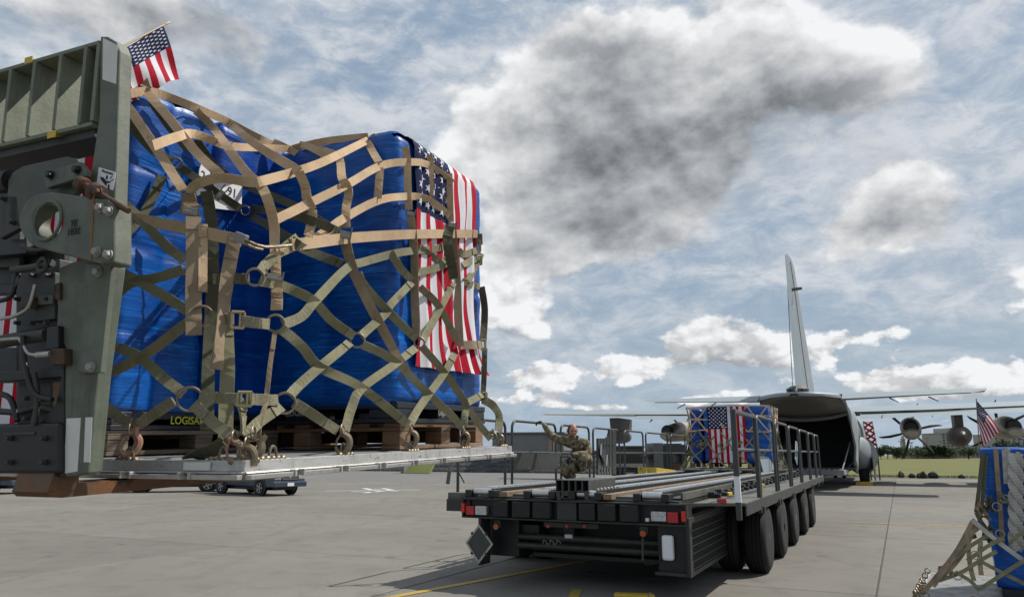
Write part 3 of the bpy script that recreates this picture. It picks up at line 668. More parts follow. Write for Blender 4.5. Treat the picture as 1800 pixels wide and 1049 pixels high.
# black plastic pallet trays with the maker's lettering
def tray(label, x0, x1, y0, y1, z0, z1, txt):
    t = thing('plastic_pallet', label, 'plastic pallet', None, M=ML @ Matrix.Translation(((x0+x1)/2, (y0+y1)/2, z0)))
    MB().box(x0, x1, y0, y1, z1-.03, z1).build('top_deck', m_plblk, t, ML, bevel=.004)
    MB().box(x0, x1, y0, y1, z0, z0+.02).build('bottom_deck', m_plblk, t, ML, bevel=.004)
    for i in range(3):
        for j in range(3):
            xx = x0+(x1-x0-.16)*i/2; yy = y0+(y1-y0-.16)*j/2
            MB().box(xx+.003, xx+.157, yy+.003, yy+.157, z0+.02, z1-.03).build('foot_block', m_plblk, t, ML, bevel=.006)
    for txt_, size, pos, xd, m in txt: text(txt_, size, ML @ basis(pos, xd, (0, 0, 1)), m, t)
    return t
tray('black plastic pallet under the near blue stack, with yellow lettering', -1.97, AX1+.01, .22, 1.2, ZWA+.002, ZTA+.01,
     [('LOGISALL', .046, (AX1+.012, hx(329, 738, AX1).y, (ZWA+ZTA)/2+.008), (0, 1, 0), m_yprint)])
tray('black plastic pallet under the blue stack with the flag, grey lettering', -1.27, BX1+.008, YB0-.008, 2.10, ZWB+.002, ZTB+.01,
     [('LOGISALL', .04, (hy(530, 728, YB0).x, YB0-.010, (ZWB+ZTB)/2+.01), (1, 0, 0), m_gprint), ('LogisALL', .04, (BX1+.012, hx(779, 721, BX1).y, (ZWB+ZTB)/2+.01), (0, 1, 0), m_gprint)])

def wrapped(name, label, x0, x1, y0, y1, z0, z1, m, seed, cols, rows, slope=(0, 0), rad=.05, amp=.012, M=ML, cat='wrapped cargo', group=None, n=34, bow=0., topbump=.02):
    t = thing(name, label, cat, None, M=M @ Matrix.Translation(((x0+x1)/2, (y0+y1)/2, z0)), group=group)
    bm = bmesh.new(); lo = Vector((x0, y0, z0)); hi = Vector((x1, y1, z1)); off = Vector((seed*3.7, seed*1.3, seed*7.1))
    def disp(p, nrm):
        q = Vector([min(max(p[i], lo[i]+rad), hi[i]-rad) for i in range(3)])
        d = p-q
        if d.length > 1e-6: d.normalize(); p = q+d*rad
        else: d = nrm
        # carton courses show as soft horizontal creases and vertical gaps under the film
        zc = (p.z-z0)/(z1-z0)*rows; fz = abs(zc-round(zc))
        yc = (p.y-y0)/(y1-y0)*cols; fy = abs(yc-round(yc)); xc = (p.x-x0)/(x1-x0)*cols; fx = abs(xc-round(xc))
        a = 0.
        if abs(nrm.z) < .5: a -= .014*math.exp(-(fz/.05)**2)
        if abs(nrm.x) > .5: a -= .014*math.exp(-(fy/.07)**2)
        if abs(nrm.y) > .5: a -= .008*math.exp(-(fx/.07)**2)
        if nrm.z > .5: a += topbump*noise.noise(p*2.3+off)-.01*math.exp(-(fy/.08)**2)
        a += amp*noise.noise(Vector((p.x*2.2, p.y*2.2, p.z*1.6))+off)+amp*.45*noise.noise(Vector((p.x*7, p.y*7, p.z*12))+off)
        a += .0035*noise.noise(Vector((p.x*18, p.y*18, p.z*40))+off)
        hb = (p.z-z0)/(z1-z0); p = p+d*(a+bow*math.sin(math.pi*hb))
        if slope != (0, 0): p.z += hb*((p.x-x1)*slope[0]+(p.y-y0)*slope[1])
        return p
    fcs = [(0, 1, 2, -1), (0, 1, 2, 1), (0, 2, 1, -1), (0, 2, 1, 1), (1, 2, 0, -1), (1, 2, 0, 1)]
    for a, b, c, sg in fcs:
        nn = Vector((0, 0, 0)); nn[c] = sg; g = []
        na = max(4, int(n*(hi[a]-lo[a]))); nb = max(4, int(n*(hi[b]-lo[b])))
        if a == 2: na = int(na*1.2)
        if b == 2: nb = int(nb*1.2)
        for i in range(na+1):
            for j in range(nb+1):
                p = Vector((0, 0, 0)); p[a] = lo[a]+(hi[a]-lo[a])*i/na; p[b] = lo[b]+(hi[b]-lo[b])*j/nb; p[c] = (lo[c], hi[c])[sg > 0]
                g.append((p.copy(), disp(p, nn)))
        vs = [bm.verts.new(q) for _, q in g]
        for i in range(na):
            for j in range(nb):
                f = [vs[i*(nb+1)+j], vs[(i+1)*(nb+1)+j], vs[(i+1)*(nb+1)+j+1], vs[i*(nb+1)+j+1]]
                try: bm.faces.new(f)
                except Exception: pass
    bmesh.ops.remove_doubles(bm, verts=bm.verts, dist=.012 if n > 20 else .02)
    bmesh.ops.recalc_face_normals(bm, faces=bm.faces)
    me = bpy.data.meshes.new('wrap_film'); inv = WM[t.name].inverted() @ M
    bm.transform(inv); bm.to_mesh(me); bm.free(); me.shade_smooth(); me.materials.append(m)
    o = bpy.data.objects.new('wrap_film', me); COL.objects.link(o); o.parent = t; WM[o.name] = WM[t.name]
    return t
ZB = hx(690, 237, BX1).z+.055; ZA = hx(300, 178, AX1).z
ztopA = lambda y: 0
pA0, pA1 = hx(240, 143, AX1), hx(470, 246, AX1)
slA = (pA1.z-pA0.z)/(pA1.y-pA0.y)
ysp = hx(362, 600, AX1).y
tA = wrapped('wrapped_box_stack', 'bright blue streaky shrink wrapped stack next to the green post', -1.96, AX1, .20, ysp-.003, ZTA-.012, pA0.z+slA*(.2-pA0.y), m_wrap, 1, 2, 4, slope=(0, slA), rad=.035)
tA2 = wrapped('wrapped_box_stack', 'smooth deep blue wrapped stack with papers numbered 12 and 91 stuck on it', -1.96, AX1-.004, ysp+.003, 1.19, ZTA-.012, pA0.z+slA*(ysp-pA0.y), m_wrap2, 4, 2, 4, slope=(0, slA), rad=.035, amp=.007)
tB = wrapped('wrapped_box_stack', 'dark blue shrink wrapped far corner stack with a large flag draped over its side', -1.28, BX1, hx(692, 500, BX1).y, 2.10, ZTB-.012, ZB, m_wrap, 2, 3, 4, rad=.06, amp=.010)
wood_pallet('wooden pallet under the hidden back left stack', -2.42, -1.32, 1.235, 2.10, .004, .12, m_woodg)
tC = wrapped('wrapped_box_stack', 'blue wrapped stack at the back left, hidden behind the near one', -2.42, -1.36, 1.24, 2.10, .13, pA0.z-.35, m_wrap2, 3, 3, 4)
# papers stuck on the near stack
def paper(pts, parent, wx, m=m_paper, name='paper_label'):
    P = [hx(px, py, wx) for px, py in pts]
    return MB().prism(P, (-.0005, 0, 0), (.002, 0, 0)).build(name, m, parent, ML)
pp = paper([(376, 311), (425, 328), (424, 372), (374, 366)], tA2, AX1+.018); q = hx(408, 339, AX1+.021)
text('91', .062, ML @ basis(q, (0, 1, -.03), (0, 0, 1)), m_ink, tA2, 'lettering')
paper([(356, 279), (366, 281), (372, 330), (346, 345), (342, 325)], tA2, AX1+.017); q = hx(353, 307, AX1+.020)
text('12', .055, ML @ basis(q, (0, 1, -.03), (0, 0, 1)), m_ink, tA2, 'lettering')
paper([(379, 523), (405, 524), (404, 549), (379, 549)], tA2, AX1+.012)

# ------------------------------------------------------------------ webbing
def P3(q):
    if len(q) == 2: return hull(q[0], q[1])
    k = q[2]
    if k == 'A': return hx(q[0], q[1], AX1+.03)
    if k == 'B': return hy(q[0], q[1], YB0-.03)
    if k == 'x': return hx(q[0], q[1], q[3])
    if k == 'y': return hy(q[0], q[1], q[3])
    if k == 'h': return hull(q[0], q[1], q[3])
    if k == 'i': return None
def path(pts):
    out = [P3(q) for q in pts]
    ds = [((p-CAML).length if p else None) for p in out]
    for i, p in enumerate(out):
        if p is None:
            a = max(j for j in range(i) if ds[j]); b = min(j for j in range(i+1, len(out)) if ds[j])
            t_ = (i-a)/(b-a); d = 1/((1-t_)/ds[a]+t_/ds[b]); out[i] = CAML+rl(pts[i][0], pts[i][1])*d
    return out
def strap(pts, m, parent, w_=.037, name='strap', sew=True, twist=0., n=5, M=None, cam_=None, P=None, th=.0016, wob=.25, fold=.075):
    P = smoothpath(P or path(pts), n); C0 = CAML if cam_ is None else cam_
    mb = MB(); N = len(P); secs = []; ph = rnd.uniform(0, 6)
    def sec(i, ww, off, tw=None):
        a, b = P[max(i-1, 0)], P[min(i+1, N-1)]; t_ = (b-a).normalized(); v = (C0-P[i]).normalized()
        side = t_.cross(v).normalized(); nn = side.cross(t_).normalized()
        if nn.dot(v) < 0: nn = -nn
        an = twist*i/(N-1)+wob*math.sin(ph+i*.55)
        s2 = side*math.cos(an)+nn*math.sin(an); n2 = nn*math.cos(an)-side*math.sin(an)
        c = P[i]+n2*off
        return [c-s2*ww-n2*th, c+s2*ww-n2*th, c+s2*ww+n2*th, c-s2*ww+n2*th]
    mb.loft([sec(i, w_/2, 0) for i in range(N)])
    stm = {'olive_webbing': m_stO, 'tan_webbing': m_stT}.get(m.name)
    if sew:                                     # doubled, box-stitched ends
        L = [0.]
        for i in range(1, N): L.append(L[-1]+(P[i]-P[i-1]).length)
        for idx in ([i for i in range(N) if L[i] <= fold], [i for i in range(N) if L[-1]-L[i] <= fold]):
            if len(idx) > 1: mb.loft([sec(i, w_/2*.99, th*2.4) for i in idx], stm)
    return mb.build(name, m, parent, M or ML, smooth=False)
net = thing('cargo_net', 'olive webbing cargo net laced over the lower sides of the lifted load', 'cargo net', None, M=ML)
top = thing('cargo_top_net', 'tan webbing top net stretched over the lifted blue stacks', 'cargo net', None, M=ML)
O = m_olive
OL = [[(191, 606), (243, 626), (289, 666), (323, 692)], [(203, 474), (249, 497), (303, 529), (329, 546)], [(150, 662), (186, 657), (251, 626), (309, 583), (331, 566)],
      [(180, 530), (197, 523), (231, 497), (274, 489), (323, 474)], [(170, 325), (206, 347), (243, 381), (294, 434), (326, 457)],
      [(140, 690), (181, 711), (206, 731), (229, 744)], [(240, 747), (270, 728), (306, 704)], [(341, 711), (380, 747), (418, 770)], [(432, 768), (453, 743), (494, 715)],
      [(352, 696), (389, 699), (425, 701)], [(437, 701), (464, 702), (487, 703)], [(517, 707), (554, 731), (592, 756)],
      [(509, 695), (530, 673), (562, 645), (614, 603)], [(493, 577), (530, 608), (562, 645), (629, 677), (688, 722), (718, 746)],
      [(496, 570), (530, 556), (554, 529), (609, 472), (641, 460), (688, 447), (715, 442), (765, 437), (784, 432)],
      [(456, 493), (495, 502), (530, 517), (554, 531), (584, 564), (621, 590)], [(637, 605), (691, 633), (753, 692), (795, 731), (812, 752)],
      [(634, 590), (678, 551), (686, 536), (723, 497)], [(629, 479), (641, 502), (681, 546), (730, 594)], [(606, 757), (619, 714), (636, 682), (691, 642), (730, 612)],
      [(720, 746), (735, 719), (753, 694), (780, 657), (799, 622)], [(742, 609), (777, 650), (805, 687), (819, 712), (817, 730), (815, 751)],
      [(743, 598), (770, 549), (797, 497)], [(686, 442), (703, 470), (723, 492)], [(738, 504), (772, 539), (802, 598)],
      [(822, 707), (847, 694)], [(806, 440), (816, 447), (837, 440)], [(812, 466), (825, 460), (844, 452)], [(812, 494), (842, 504)], [(822, 495), (840, 460), (846, 446)],
      [(406, 489), (425, 490), (438, 490)], [(376, 490), (406, 489)], [(372, 560), (392, 561), (411, 561)], [(424, 563), (448, 567), (472, 570)],
      [(457, 478), (470, 462), (500, 436), (523, 418)], [(824, 719), (842, 745), (862, 770)], [(736, 435), (745, 440), (775, 460), (792, 450)], [(730, 480), (770, 470), (800, 455)]]
for q in OL: strap(q, O, net)
strap([(808, 606), (825, 606), (846, 606)], m_brown, net, .045)
# loose upper edge of the side net, against the near stack, its shade painted in as darker olive
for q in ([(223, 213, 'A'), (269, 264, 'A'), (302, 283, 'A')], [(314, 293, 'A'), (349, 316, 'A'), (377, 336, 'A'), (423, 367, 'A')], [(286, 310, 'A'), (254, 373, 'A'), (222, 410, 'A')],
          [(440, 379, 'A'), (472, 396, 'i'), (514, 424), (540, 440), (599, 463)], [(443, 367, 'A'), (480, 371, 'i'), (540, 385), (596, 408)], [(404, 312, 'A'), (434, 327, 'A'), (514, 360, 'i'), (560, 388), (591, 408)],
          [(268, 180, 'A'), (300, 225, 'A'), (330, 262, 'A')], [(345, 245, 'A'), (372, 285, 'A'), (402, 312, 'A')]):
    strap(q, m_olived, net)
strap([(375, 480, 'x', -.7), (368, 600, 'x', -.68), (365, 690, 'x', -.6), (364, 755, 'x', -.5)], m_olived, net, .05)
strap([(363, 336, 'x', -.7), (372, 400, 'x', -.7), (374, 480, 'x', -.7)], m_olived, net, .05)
strap([(397, 565, 'h', -.03), (400, 640, 'h', -.03), (398, 700, 'h', -.03), (396, 780, 'h', -.03)], O, net, .047)
strap([(411, 701), (420, 706), (426, 722), (426, 764)], O, net, .034, twist=1.2)
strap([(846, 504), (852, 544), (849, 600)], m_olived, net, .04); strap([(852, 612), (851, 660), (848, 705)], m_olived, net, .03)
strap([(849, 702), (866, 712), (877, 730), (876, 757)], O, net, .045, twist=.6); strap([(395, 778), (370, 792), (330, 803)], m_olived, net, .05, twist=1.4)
Tn = m_tan
TL = [[(205, 170, 'x', AX1+.01), (222, 166, 'A'), (262, 161, 'A'), (300, 172, 'A'), (345, 190, 'A'), (400, 214, 'A'), (450, 240, 'A'), (480, 254, 'A'), (514, 262, 'B')],
      [(514, 262, 'B'), (530, 257, 'B'), (580, 247, 'B'), (648, 240, 'B')],
      [(210, 170, 'A'), (225, 188, 'A'), (275, 262, 'i'), (322, 335)], [(255, 152, 'A'), (258, 162, 'A'), (295, 205, 'i'), (345, 268, 'i'), (388, 308)],
      [(345, 195, 'A'), (372, 222, 'A'), (395, 252, 'i'), (430, 300, 'i'), (462, 332), (480, 386), (483, 430), (485, 484)],
      [(403, 217, 'A'), (435, 243, 'i'), (470, 268, 'i'), (525, 302)], [(525, 302), (536, 327), (540, 350), (549, 369)], [(549, 369), (548, 390), (541, 416)],
      [(333, 340), (345, 325), (385, 313), (440, 320), (470, 316), (560, 288, 'i'), (648, 246, 'B'), (662, 240, 'B')],
      [(269, 256, 'i'), (314, 240, 'i'), (343, 236, 'i'), (400, 256, 'i'), (457, 260, 'i'), (514, 262, 'B')],
      [(482, 388), (542, 358), (611, 324), (668, 292), (715, 285), (753, 290), (795, 320)], [(485, 445), (560, 415), (604, 384), (661, 354), (703, 346), (748, 349), (790, 378)],
      [(646, 250, 'B'), (666, 286)], [(668, 295), (664, 349)], [(560, 262, 'B'), (594, 276, 'i'), (601, 312), (610, 327)], [(610, 327), (613, 340), (608, 369), (608, 400)],
      [(712, 258), (716, 285), (717, 339), (719, 369)], [(754, 272), (756, 290), (756, 345)], [(789, 305), (791, 344), (792, 390)], [(470, 268, 'i'), (495, 282, 'i'), (525, 300)],
      [(480, 250, 'A'), (500, 258, 'i'), (525, 272, 'B')], [(527, 254, 'B'), (548, 260, 'i'), (580, 278, 'i')]]
def fixpath(pts):   # endpoints tagged 'i' fall back on an in-between plane
    q = list(pts)
    for k in (0, -1):
        if len(q[k]) > 2 and q[k][2] == 'i': q[k] = (q[k][0], q[k][1], 'x', -.45)
    return q
for q in TL: strap(fixpath(q), Tn, top, .036, sew=not (q[0][0] in (269, 470, 527, 480)))
strap([(606, 418), (619, 470), (641, 519), (673, 579), (698, 626), (714, 652)], m_brown, top, .042, name='strap_tail', twist=.3)
strap([(722, 381), (728, 443), (729, 519), (733, 593)], m_brown, top, .042, name='strap_tail', twist=-.7)
strap([(795, 400), (800, 468), (803, 494), (805, 544), (808, 608)], m_brown, top, .044, name='strap_tail')
strap([(790, 400, 'h', .03), (787, 430, 'h', .035), (795, 470, 'h', .03), (797, 490, 'h', .02)], m_olived, top, .05, name='strap_tail', twist=.3)
strap([(340, 382, 'h', .03), (341, 450, 'h', .03), (340, 520, 'h', .03), (341, 589, 'h', .03)], m_brown, top, .052, name='strap_tail', wob=.05)
strap([(357, 395, 'h', .01), (357, 440, 'h', .01), (356, 513, 'h', .01)], Tn, top, .03, name='strap_tail')
strap([(412, 420, 'h', .02), (400, 486, 'h', .02), (389, 572, 'h', .02), (380, 649, 'h', .02)], m_brown, top, .046, name='strap_tail', twist=.9)
strap([(483, 583), (475, 640), (469, 692), (467, 709), (455, 754), (457, 789)], m_brown, top, .016, name='strap_tail')
strap([(484, 492), (487, 520), (486, 545)], Tn, top, .04)
strap([(330, 340), (334, 356), (338, 366)], Tn, top, .05, name='strap')
# girdle strap with ratchet
gs = thing('ratchet_strap', 'long tan ratchet strap pulled level round the middle of the lifted load', 'ratchet strap', None, M=ML)
strap([(222, 381), (330, 402), (400, 418), (425, 423)], Tn, gs, .043, wob=.08); strap([(512, 430, 'h', .01), (545, 427, 'h', .01), (619, 418, 'h', .012), (715, 412, 'h', .012), (780, 411, 'h', .012), (838, 411, 'h', .012)], Tn, gs, .045, wob=.08)
strap([(840, 411, 'h', .012), (841, 430, 'h', .005)], m_brown, gs, .05)
rp = [hull(x, y, .03) for x, y in ((415, 414), (432, 424), (440, 426), (452, 431), (465, 434), (480, 434), (512, 431))]
MB().cbox((rp[0]+rp[1])/2, .05, .02, .035, Matrix.Rotation(.4, 3, 'Y'), m_bolt).build('ratchet_handle', m_bolt, gs, ML, bevel=.003)
MB().tube(rp[1:], .006, 7).tube([p+Vector((0, -.01, -.012)) for p in rp[1:5]], .005, 7).build('ratchet_frame', m_hook, gs, ML)
# rings, hooks and buckles
def nring(px, py, rpx, parent=net, sq=1.):
    c = hull(px, py, .008); d = (c-CAML).length; nrm = (CAML-c).normalized()
    MB().ring(c, nrm+Vector((.15, 0, .1)), rpx/1311*d*1.0, .0045, 22, 6, sq=sq).build('net_ring', m_hook, parent, ML, smooth=True)
for px, py, r_ in ((333, 701, 19), (501, 708, 17), (484, 568, 14), (628, 598, 12), (448, 487, 14), (355, 555, 16), (737, 602, 9)): nring(px, py, r_)
for px, py in ((310, 287), (431, 370)):
    c = hx(px, py, AX1+.045); MB().ring(c, CAML-c, .022, .004, 18, 6).build('net_ring', m_hook, net, ML, smooth=True)
def buckle(px, py, wpx, hpx, parent, m=m_bolt, rot=0., off=.012, A=False):
    c = hx(px, py, AX1+.06) if A else hull(px, py, off); d = (c-CAML).length/1311; v = (CAML-c).normalized(); u = Vector((0, 0, 1)).cross(v).normalized(); up = v.cross(u)
    u2 = u*math.cos(rot)+up*math.sin(rot); up2 = up*math.cos(rot)-u*math.sin(rot)
    mb = MB(); w_, h_ = wpx*d/2, hpx*d/2
    rt = Matrix((u2, up2, v)).transposed()
    mb.cbox(c, w_*2, h_*2, .012, rt); mb.cbox(c+v*.006-up2*h_*.2, w_*1.7, h_*.9, .014, rt)
    for s_ in (-1, 1): mb.cbox(c+u2*s_*w_*.95+up2*h_*.6, .006, h_*3.2, .016, rt, m_hook)
    mb.build('buckle', m, parent, ML, bevel=.0015)
for a in ((482, 488, 28, 11, top), (333, 372, 27, 14, top), (606, 413, 21, 13, top), (722, 376, 15, 8, top), (795, 396, 15, 9, top)): buckle(*a, m=m_bolt, rot=-.15, off=.02)
buckle(386, 343, 8, 18, net, rot=-.6, A=True); 
def fbuckle(px, py, w_, h_, parent=net):
    c = hull(px, py, .01); d = (c-CAML).length/1311; v = (CAML-c).normalized(); u = Vector((0, 0, 1)).cross(v).normalized(); up = v.cross(u)
    mb = MB(); w_, h_ = w_*d/2, h_*d/2
    for s_ in (-1, 1): mb.tube([c+up*s_*h_-u*w_, c+up*s_*h_+u*w_], .005, 6)
    for s_ in (-1, .35, 1): mb.tube([c-up*h_+u*w_*s_, c+up*h_+u*w_*s_], .004, 6)
    mb.build('slide_buckle', mat('brass_buckle', (.42, .36, .2), .45, .6) if 'brass_buckle' not in MATS else MATS['brass_buckle'], parent, ML)
fbuckle(430, 701, 22, 22); fbuckle(418, 562, 20, 26); fbuckle(850, 606, 8, 18); fbuckle(842, 432, 6, 20); fbuckle(844, 458, 6, 14); fbuckle(852, 697, 8, 14)
def hook(px, py, sz=1., parent=net, off=.02, rot=0., m=m_hook):
    c = hull(px, py, off); v = (CAML-c).normalized(); u = Vector((0, 0, 1)).cross(v).normalized(); up = v.cross(u)
    s_ = sz*.062
    tr = lambda x, y: c+(u*(x*math.cos(rot)-y*math.sin(rot))+up*(x*math.sin(rot)+y*math.cos(rot)))*s_
    P = smoothpath([tr(*q) for q in ((-.05, .95), (.05, .55), (.42, .25), (.5, -.25), (.2, -.75), (-.22, -.72), (-.42, -.35))], 4); n_ = len(P)
    mb = MB().tube(P, [(.006+.0085*math.sin(math.pi*min(1, (i+1)/n_*1.05)))*sz*1.1 for i in range(n_)], 8)
    mb.tube([tr(-.02, .6), tr(-.34, .1), tr(-.40, -.3)], .0045*sz, 6); o = mb.build('hook', m, parent, ML, smooth=True)
    mb = MB()
    cc_ = c+up*s_*.75; mb.ring(cc_, u+v*.3, s_*.4, .0035, 14, 6); mb.lathe([(.007, -.008), (.007, .008)], c+u*s_*.1+up*s_*.55, v, 8)
    mb.build('hook_eye', m_hook, o, ML, smooth=True)
    return o
hookred = mat('worn_red_hook', (.36, .19, .14), .55, .4, col2=(.22, .16, .09), scale=25, col3=(.30, .26, .16), s3=14, t3=.55)
hook(228, 776, .9, m=hookred, rot=-.4); hook(601, 775, .86); hook(722, 768, .8); hook(815, 768, .75); hook(878, 770, .6); hook(866, 765, .5, rot=.5)
hook(409, 790, .8, rot=.3, m=hookred); hook(444, 785, .9, rot=-.9); hook(432, 797, .7, rot=.6)

# ------------------------------------------------------------------ flags on the lifted load
zt = ZB
fy0, fy1 = hx(733, 400, BX1+.02).y, hx(834, 420, BX1+.02).y
zb = hx(760, 652, BX1+.02).z
def cl_B(u, v):
    over = .14; Lg = over+(zt-zb); s_ = v*Lg; y = fy0-.04*(1-v)+(fy1-fy0+.05*(1-v))*u
    if u > .54: pass
    fl = max(0, (v-.72)/.28); y += fl*fl*.10*u; 
    wv = .011*math.sin(u*34+v*3)*(.35+.65*v)+.006*math.sin(u*61-v*7)+.004*math.sin(v*23+u*9)
    rr = .07
    if s_ < over-rr*.6: return (BX1+.02-(over-s_)-.02, y, zt+.012+wv*.4)
    if s_ < over+rr*.9:
        a = (s_-(over-rr*.6))/(rr*1.5)*math.pi/2; return (BX1+.024-rr*1.05+math.sin(a)*rr, y, zt+.012-rr+math.cos(a)*rr)
    d = s_-over
    return (BX1+.026+wv+fl*fl*.05*u, y, zt+.012-d-fl*.05*u*0)
f = flag('flag', cl_B, None, ML); tag(f, 'large stars and stripes flag draped down the side of the far lifted stack', 'flag')
fx1 = hy(163, 270, .165).x; fx0 = fx1-.64; zA = hy(100, 170, .17).z
def cl_A(u, v):
    wv = .008*math.sin(u*30+v*4)+.004*math.sin(u*55-v*6); return (fx0+(fx1-fx0)*u, .165-wv, zA-v*1.6)
f = flag('flag', cl_A, None, ML); tag(f, 'stars and stripes flag hanging behind the green fork carriage', 'flag')
# small flag on a stick on top of the near stack
a_, b_ = hx(294, 41, AX1+.0), hx(196, 92, AX1+.0)
hf = thing('hand_flag', 'small stars and stripes flag on a wooden stick on top of the near stack', 'flag', None, M=ML @ Matrix.Translation(hx(236, 150, AX1)))
MB().tube([a_, a_.lerp(b_, .35), b_], [.0042, .0045, .0045], 8).tube([a_.lerp(b_, -.06), a_.lerp(b_, .0), a_.lerp(b_, .05)], [.002, .006, .0045], 8).tube([b_, hx(222, 158, AX1+.01)], .004, 6).build('stick', mat('stick_wood', (.35, .25, .12), .5), hf, ML, smooth=True)
sd = (b_-a_); 
c0, c1 = hx(288, 47, AX1), hx(317, 137, AX1)   # outer edge of the cloth
def cl_H(u, v):
    k = (1-u)          # u=1 (last stripe) hidden at the lower left, u=0 at the stick tip
    p = c0+sd*(u*1.28)+(c1-c0)*v*(1-.12*u)
    wv = .012*math.sin(u*13+v*5)*(.3+v); return tuple(p+Vector((wv, -wv*.6, .006*math.sin(u*9))))
flag('cloth', cl_H, hf, ML, nv=30)
MB().box(-.018, .018, -.003, .003, -.026, .026).build('tag_label', m_brown, hf, ML @ Matrix.Translation(hx(258, 150, AX1+.02)) @ Matrix.Rotation(-.5, 4, 'Y'))

# ------------------------------------------------------------------ forklift carriage (seen from behind, at the left)
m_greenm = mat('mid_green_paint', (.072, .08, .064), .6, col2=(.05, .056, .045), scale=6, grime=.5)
fc = thing('forklift_carriage', 'olive green forklift carriage and forks at the left edge, stencilled TIE HERE', 'forklift carriage', None, M=ML @ Matrix.Translation((-.46, -.2, -.13)))
YF = -.27
def pl(poly, y, th, m=None, name='plate', parent=fc, bevel=.003):
    P = [hy(px, py, y) for px, py in poly]
    return MB().prism(P, (0, 0, 0), (0, th, 0)).build(name, m or m_green, parent, ML, bevel=bevel)
pl([(176, 64), (188, 64), (204, 74), (210, 90), (204, 270), (197, 470), (171, 660), (154, 832), (110, 838), (114, 610), (99, 580), (104, 470), (150, 452), (160, 300), (174, 205)], YF, .05, name='post', bevel=.005)
pl([(151, 462), (196, 464), (176, 655), (137, 655)], YF-.022, .02, name='bolted_plate')
pl([(181, 67), (207, 80), (204, 148), (180, 140)], YF-.001, .0008, m_white, 'white_patch', bevel=0)
pl([(117, 735), (142, 734), (136, 828), (112, 832)], YF-.001, .0008, m_white, 'white_patch', bevel=0)
pl([(150, 733), (162, 733), (158, 812), (147, 812)], YF-.001, .0008, m_white, 'white_patch', bevel=0)
zt_, zb_ = hy(100, 99, YF).z, hy(100, 228, YF).z; xr = hy(170, 120, YF).x; xl = -1.75
beam = MB().box(xl, xr, YF, YF+.10, zt_, zt_+.014).box(xl, xr, YF, YF+.10, zb_-.014, zb_).build('top_beam', m_rib, fc, ML, bevel=.002)
for px in (180, 150, 107, 62, 21): 
    x = hy(px-4 if px < 170 else 168, 150, YF).x; MB().box(x-.008, x+.008, YF-.004, YF+.10, zb_+.001, zt_-.001).build('rib', m_rib, beam, ML, bevel=.002)
for k in range(1, 5):
    x = hy(21, 150, YF).x-k*.135; MB().box(x-.008, x+.008, YF-.004, YF+.10, zb_+.001, zt_-.001).build('rib', m_rib, beam, ML, bevel=.002)
for px, z in ((50, zt_+.0145), (104, zb_-.0145)):
    x = hy(px, 120, YF).x; MB().box(x-.02, x+.02, YF-.003, YF+.10, z, z+.001).box(x-.02, x+.02, YF-.0035, YF-.001, z-.012, z+.012).build('yellow_mark', m_yel, beam, ML)
MB().box(xl, xr-.01, YF+.02, YF+.14, zb_-.045, zb_-.016).build('under_beam', m_greend, fc, ML, bevel=.003)
# tie-down plate with its big eye
def tie_plate():
    cx, cy = 83, 388; N = 56; out = []; inn = []
    for i in range(N):
        a = 2*math.pi*i/N; dx, dy = math.cos(a), math.sin(a); t_ = 1e9
        if dx < 0: t_ = 50*(1-.0*dy)
        else:
            t_ = min((200-cx)/dx if dx > 1e-6 else 1e9, 1e9)
            den = -dy-.13*dx*-1   # top edge: y = cy-52 + .13*(x-cx)
            for (y0_, sl_, sg) in ((cy-52, .14, -1), (cy+52, .255, 1)):
                dd = dy-sl_*dx
                if dd*sg > 1e-6: t_ = min(t_, (y0_-cy)/dd)
        out.append((cx+dx*t_, cy+dy*t_)); inn.append((cx+dx*27, cy+dy*29))
    y = YF-.075; V = []
    for yy in (y, y+.065):
        V += [hy(px, py, y)+Vector((0, yy-y, 0)) for px, py in out]+[hy(px, py, y)+Vector((0, yy-y, 0)) for px, py in inn]
    F = []
    for i in range(N):
        j = (i+1) % N
        F += [(i, j, N+j, N+i), (2*N+j, 2*N+i, 3*N+i, 3*N+j), (j, i, 2*N+i, 2*N+j), (N+i, N+j, 3*N+j, 3*N+i)]
    return MB().add(V, F).build('tie_down_plate', m_green, fc, ML, bevel=.006)
tp = tie_plate()
pl([(162, 342), (166, 342), (160, 458), (157, 458)], YF-.0765, .001, mat('rust_stain', (.25, .10, .025), .8, col2=(.13, .09, .05), scale=30), 'rust_streak', tp, 0)
for s_, yy in (('TIE', 393), ('HERE', 407)):
    text(s_, .030, ML @ basis(hy(130, yy, YF-.0762), (1, 0, 0), (.03, 0, 1)), m_ink, tp, xs=.78)
def bolt(px, py, y, r=.0125, m=m_bolt, parent=fc):
    c = hy(px, py, y); MB().lathe([(r*1.25, 0), (r*1.25, .004)], c, (0, -1, 0), 14).lathe([(r, .004), (r, .014), (r*.8, .017)], c, (0, -1, 0), 6).build('bolt', m, parent, ML)
for px, py in ((178, 366), (193, 372), (172, 443), (192, 448)): bolt(px, py, YF-.076)
bolt(174, 478, YF-.023); bolt(162, 645, YF-.023)
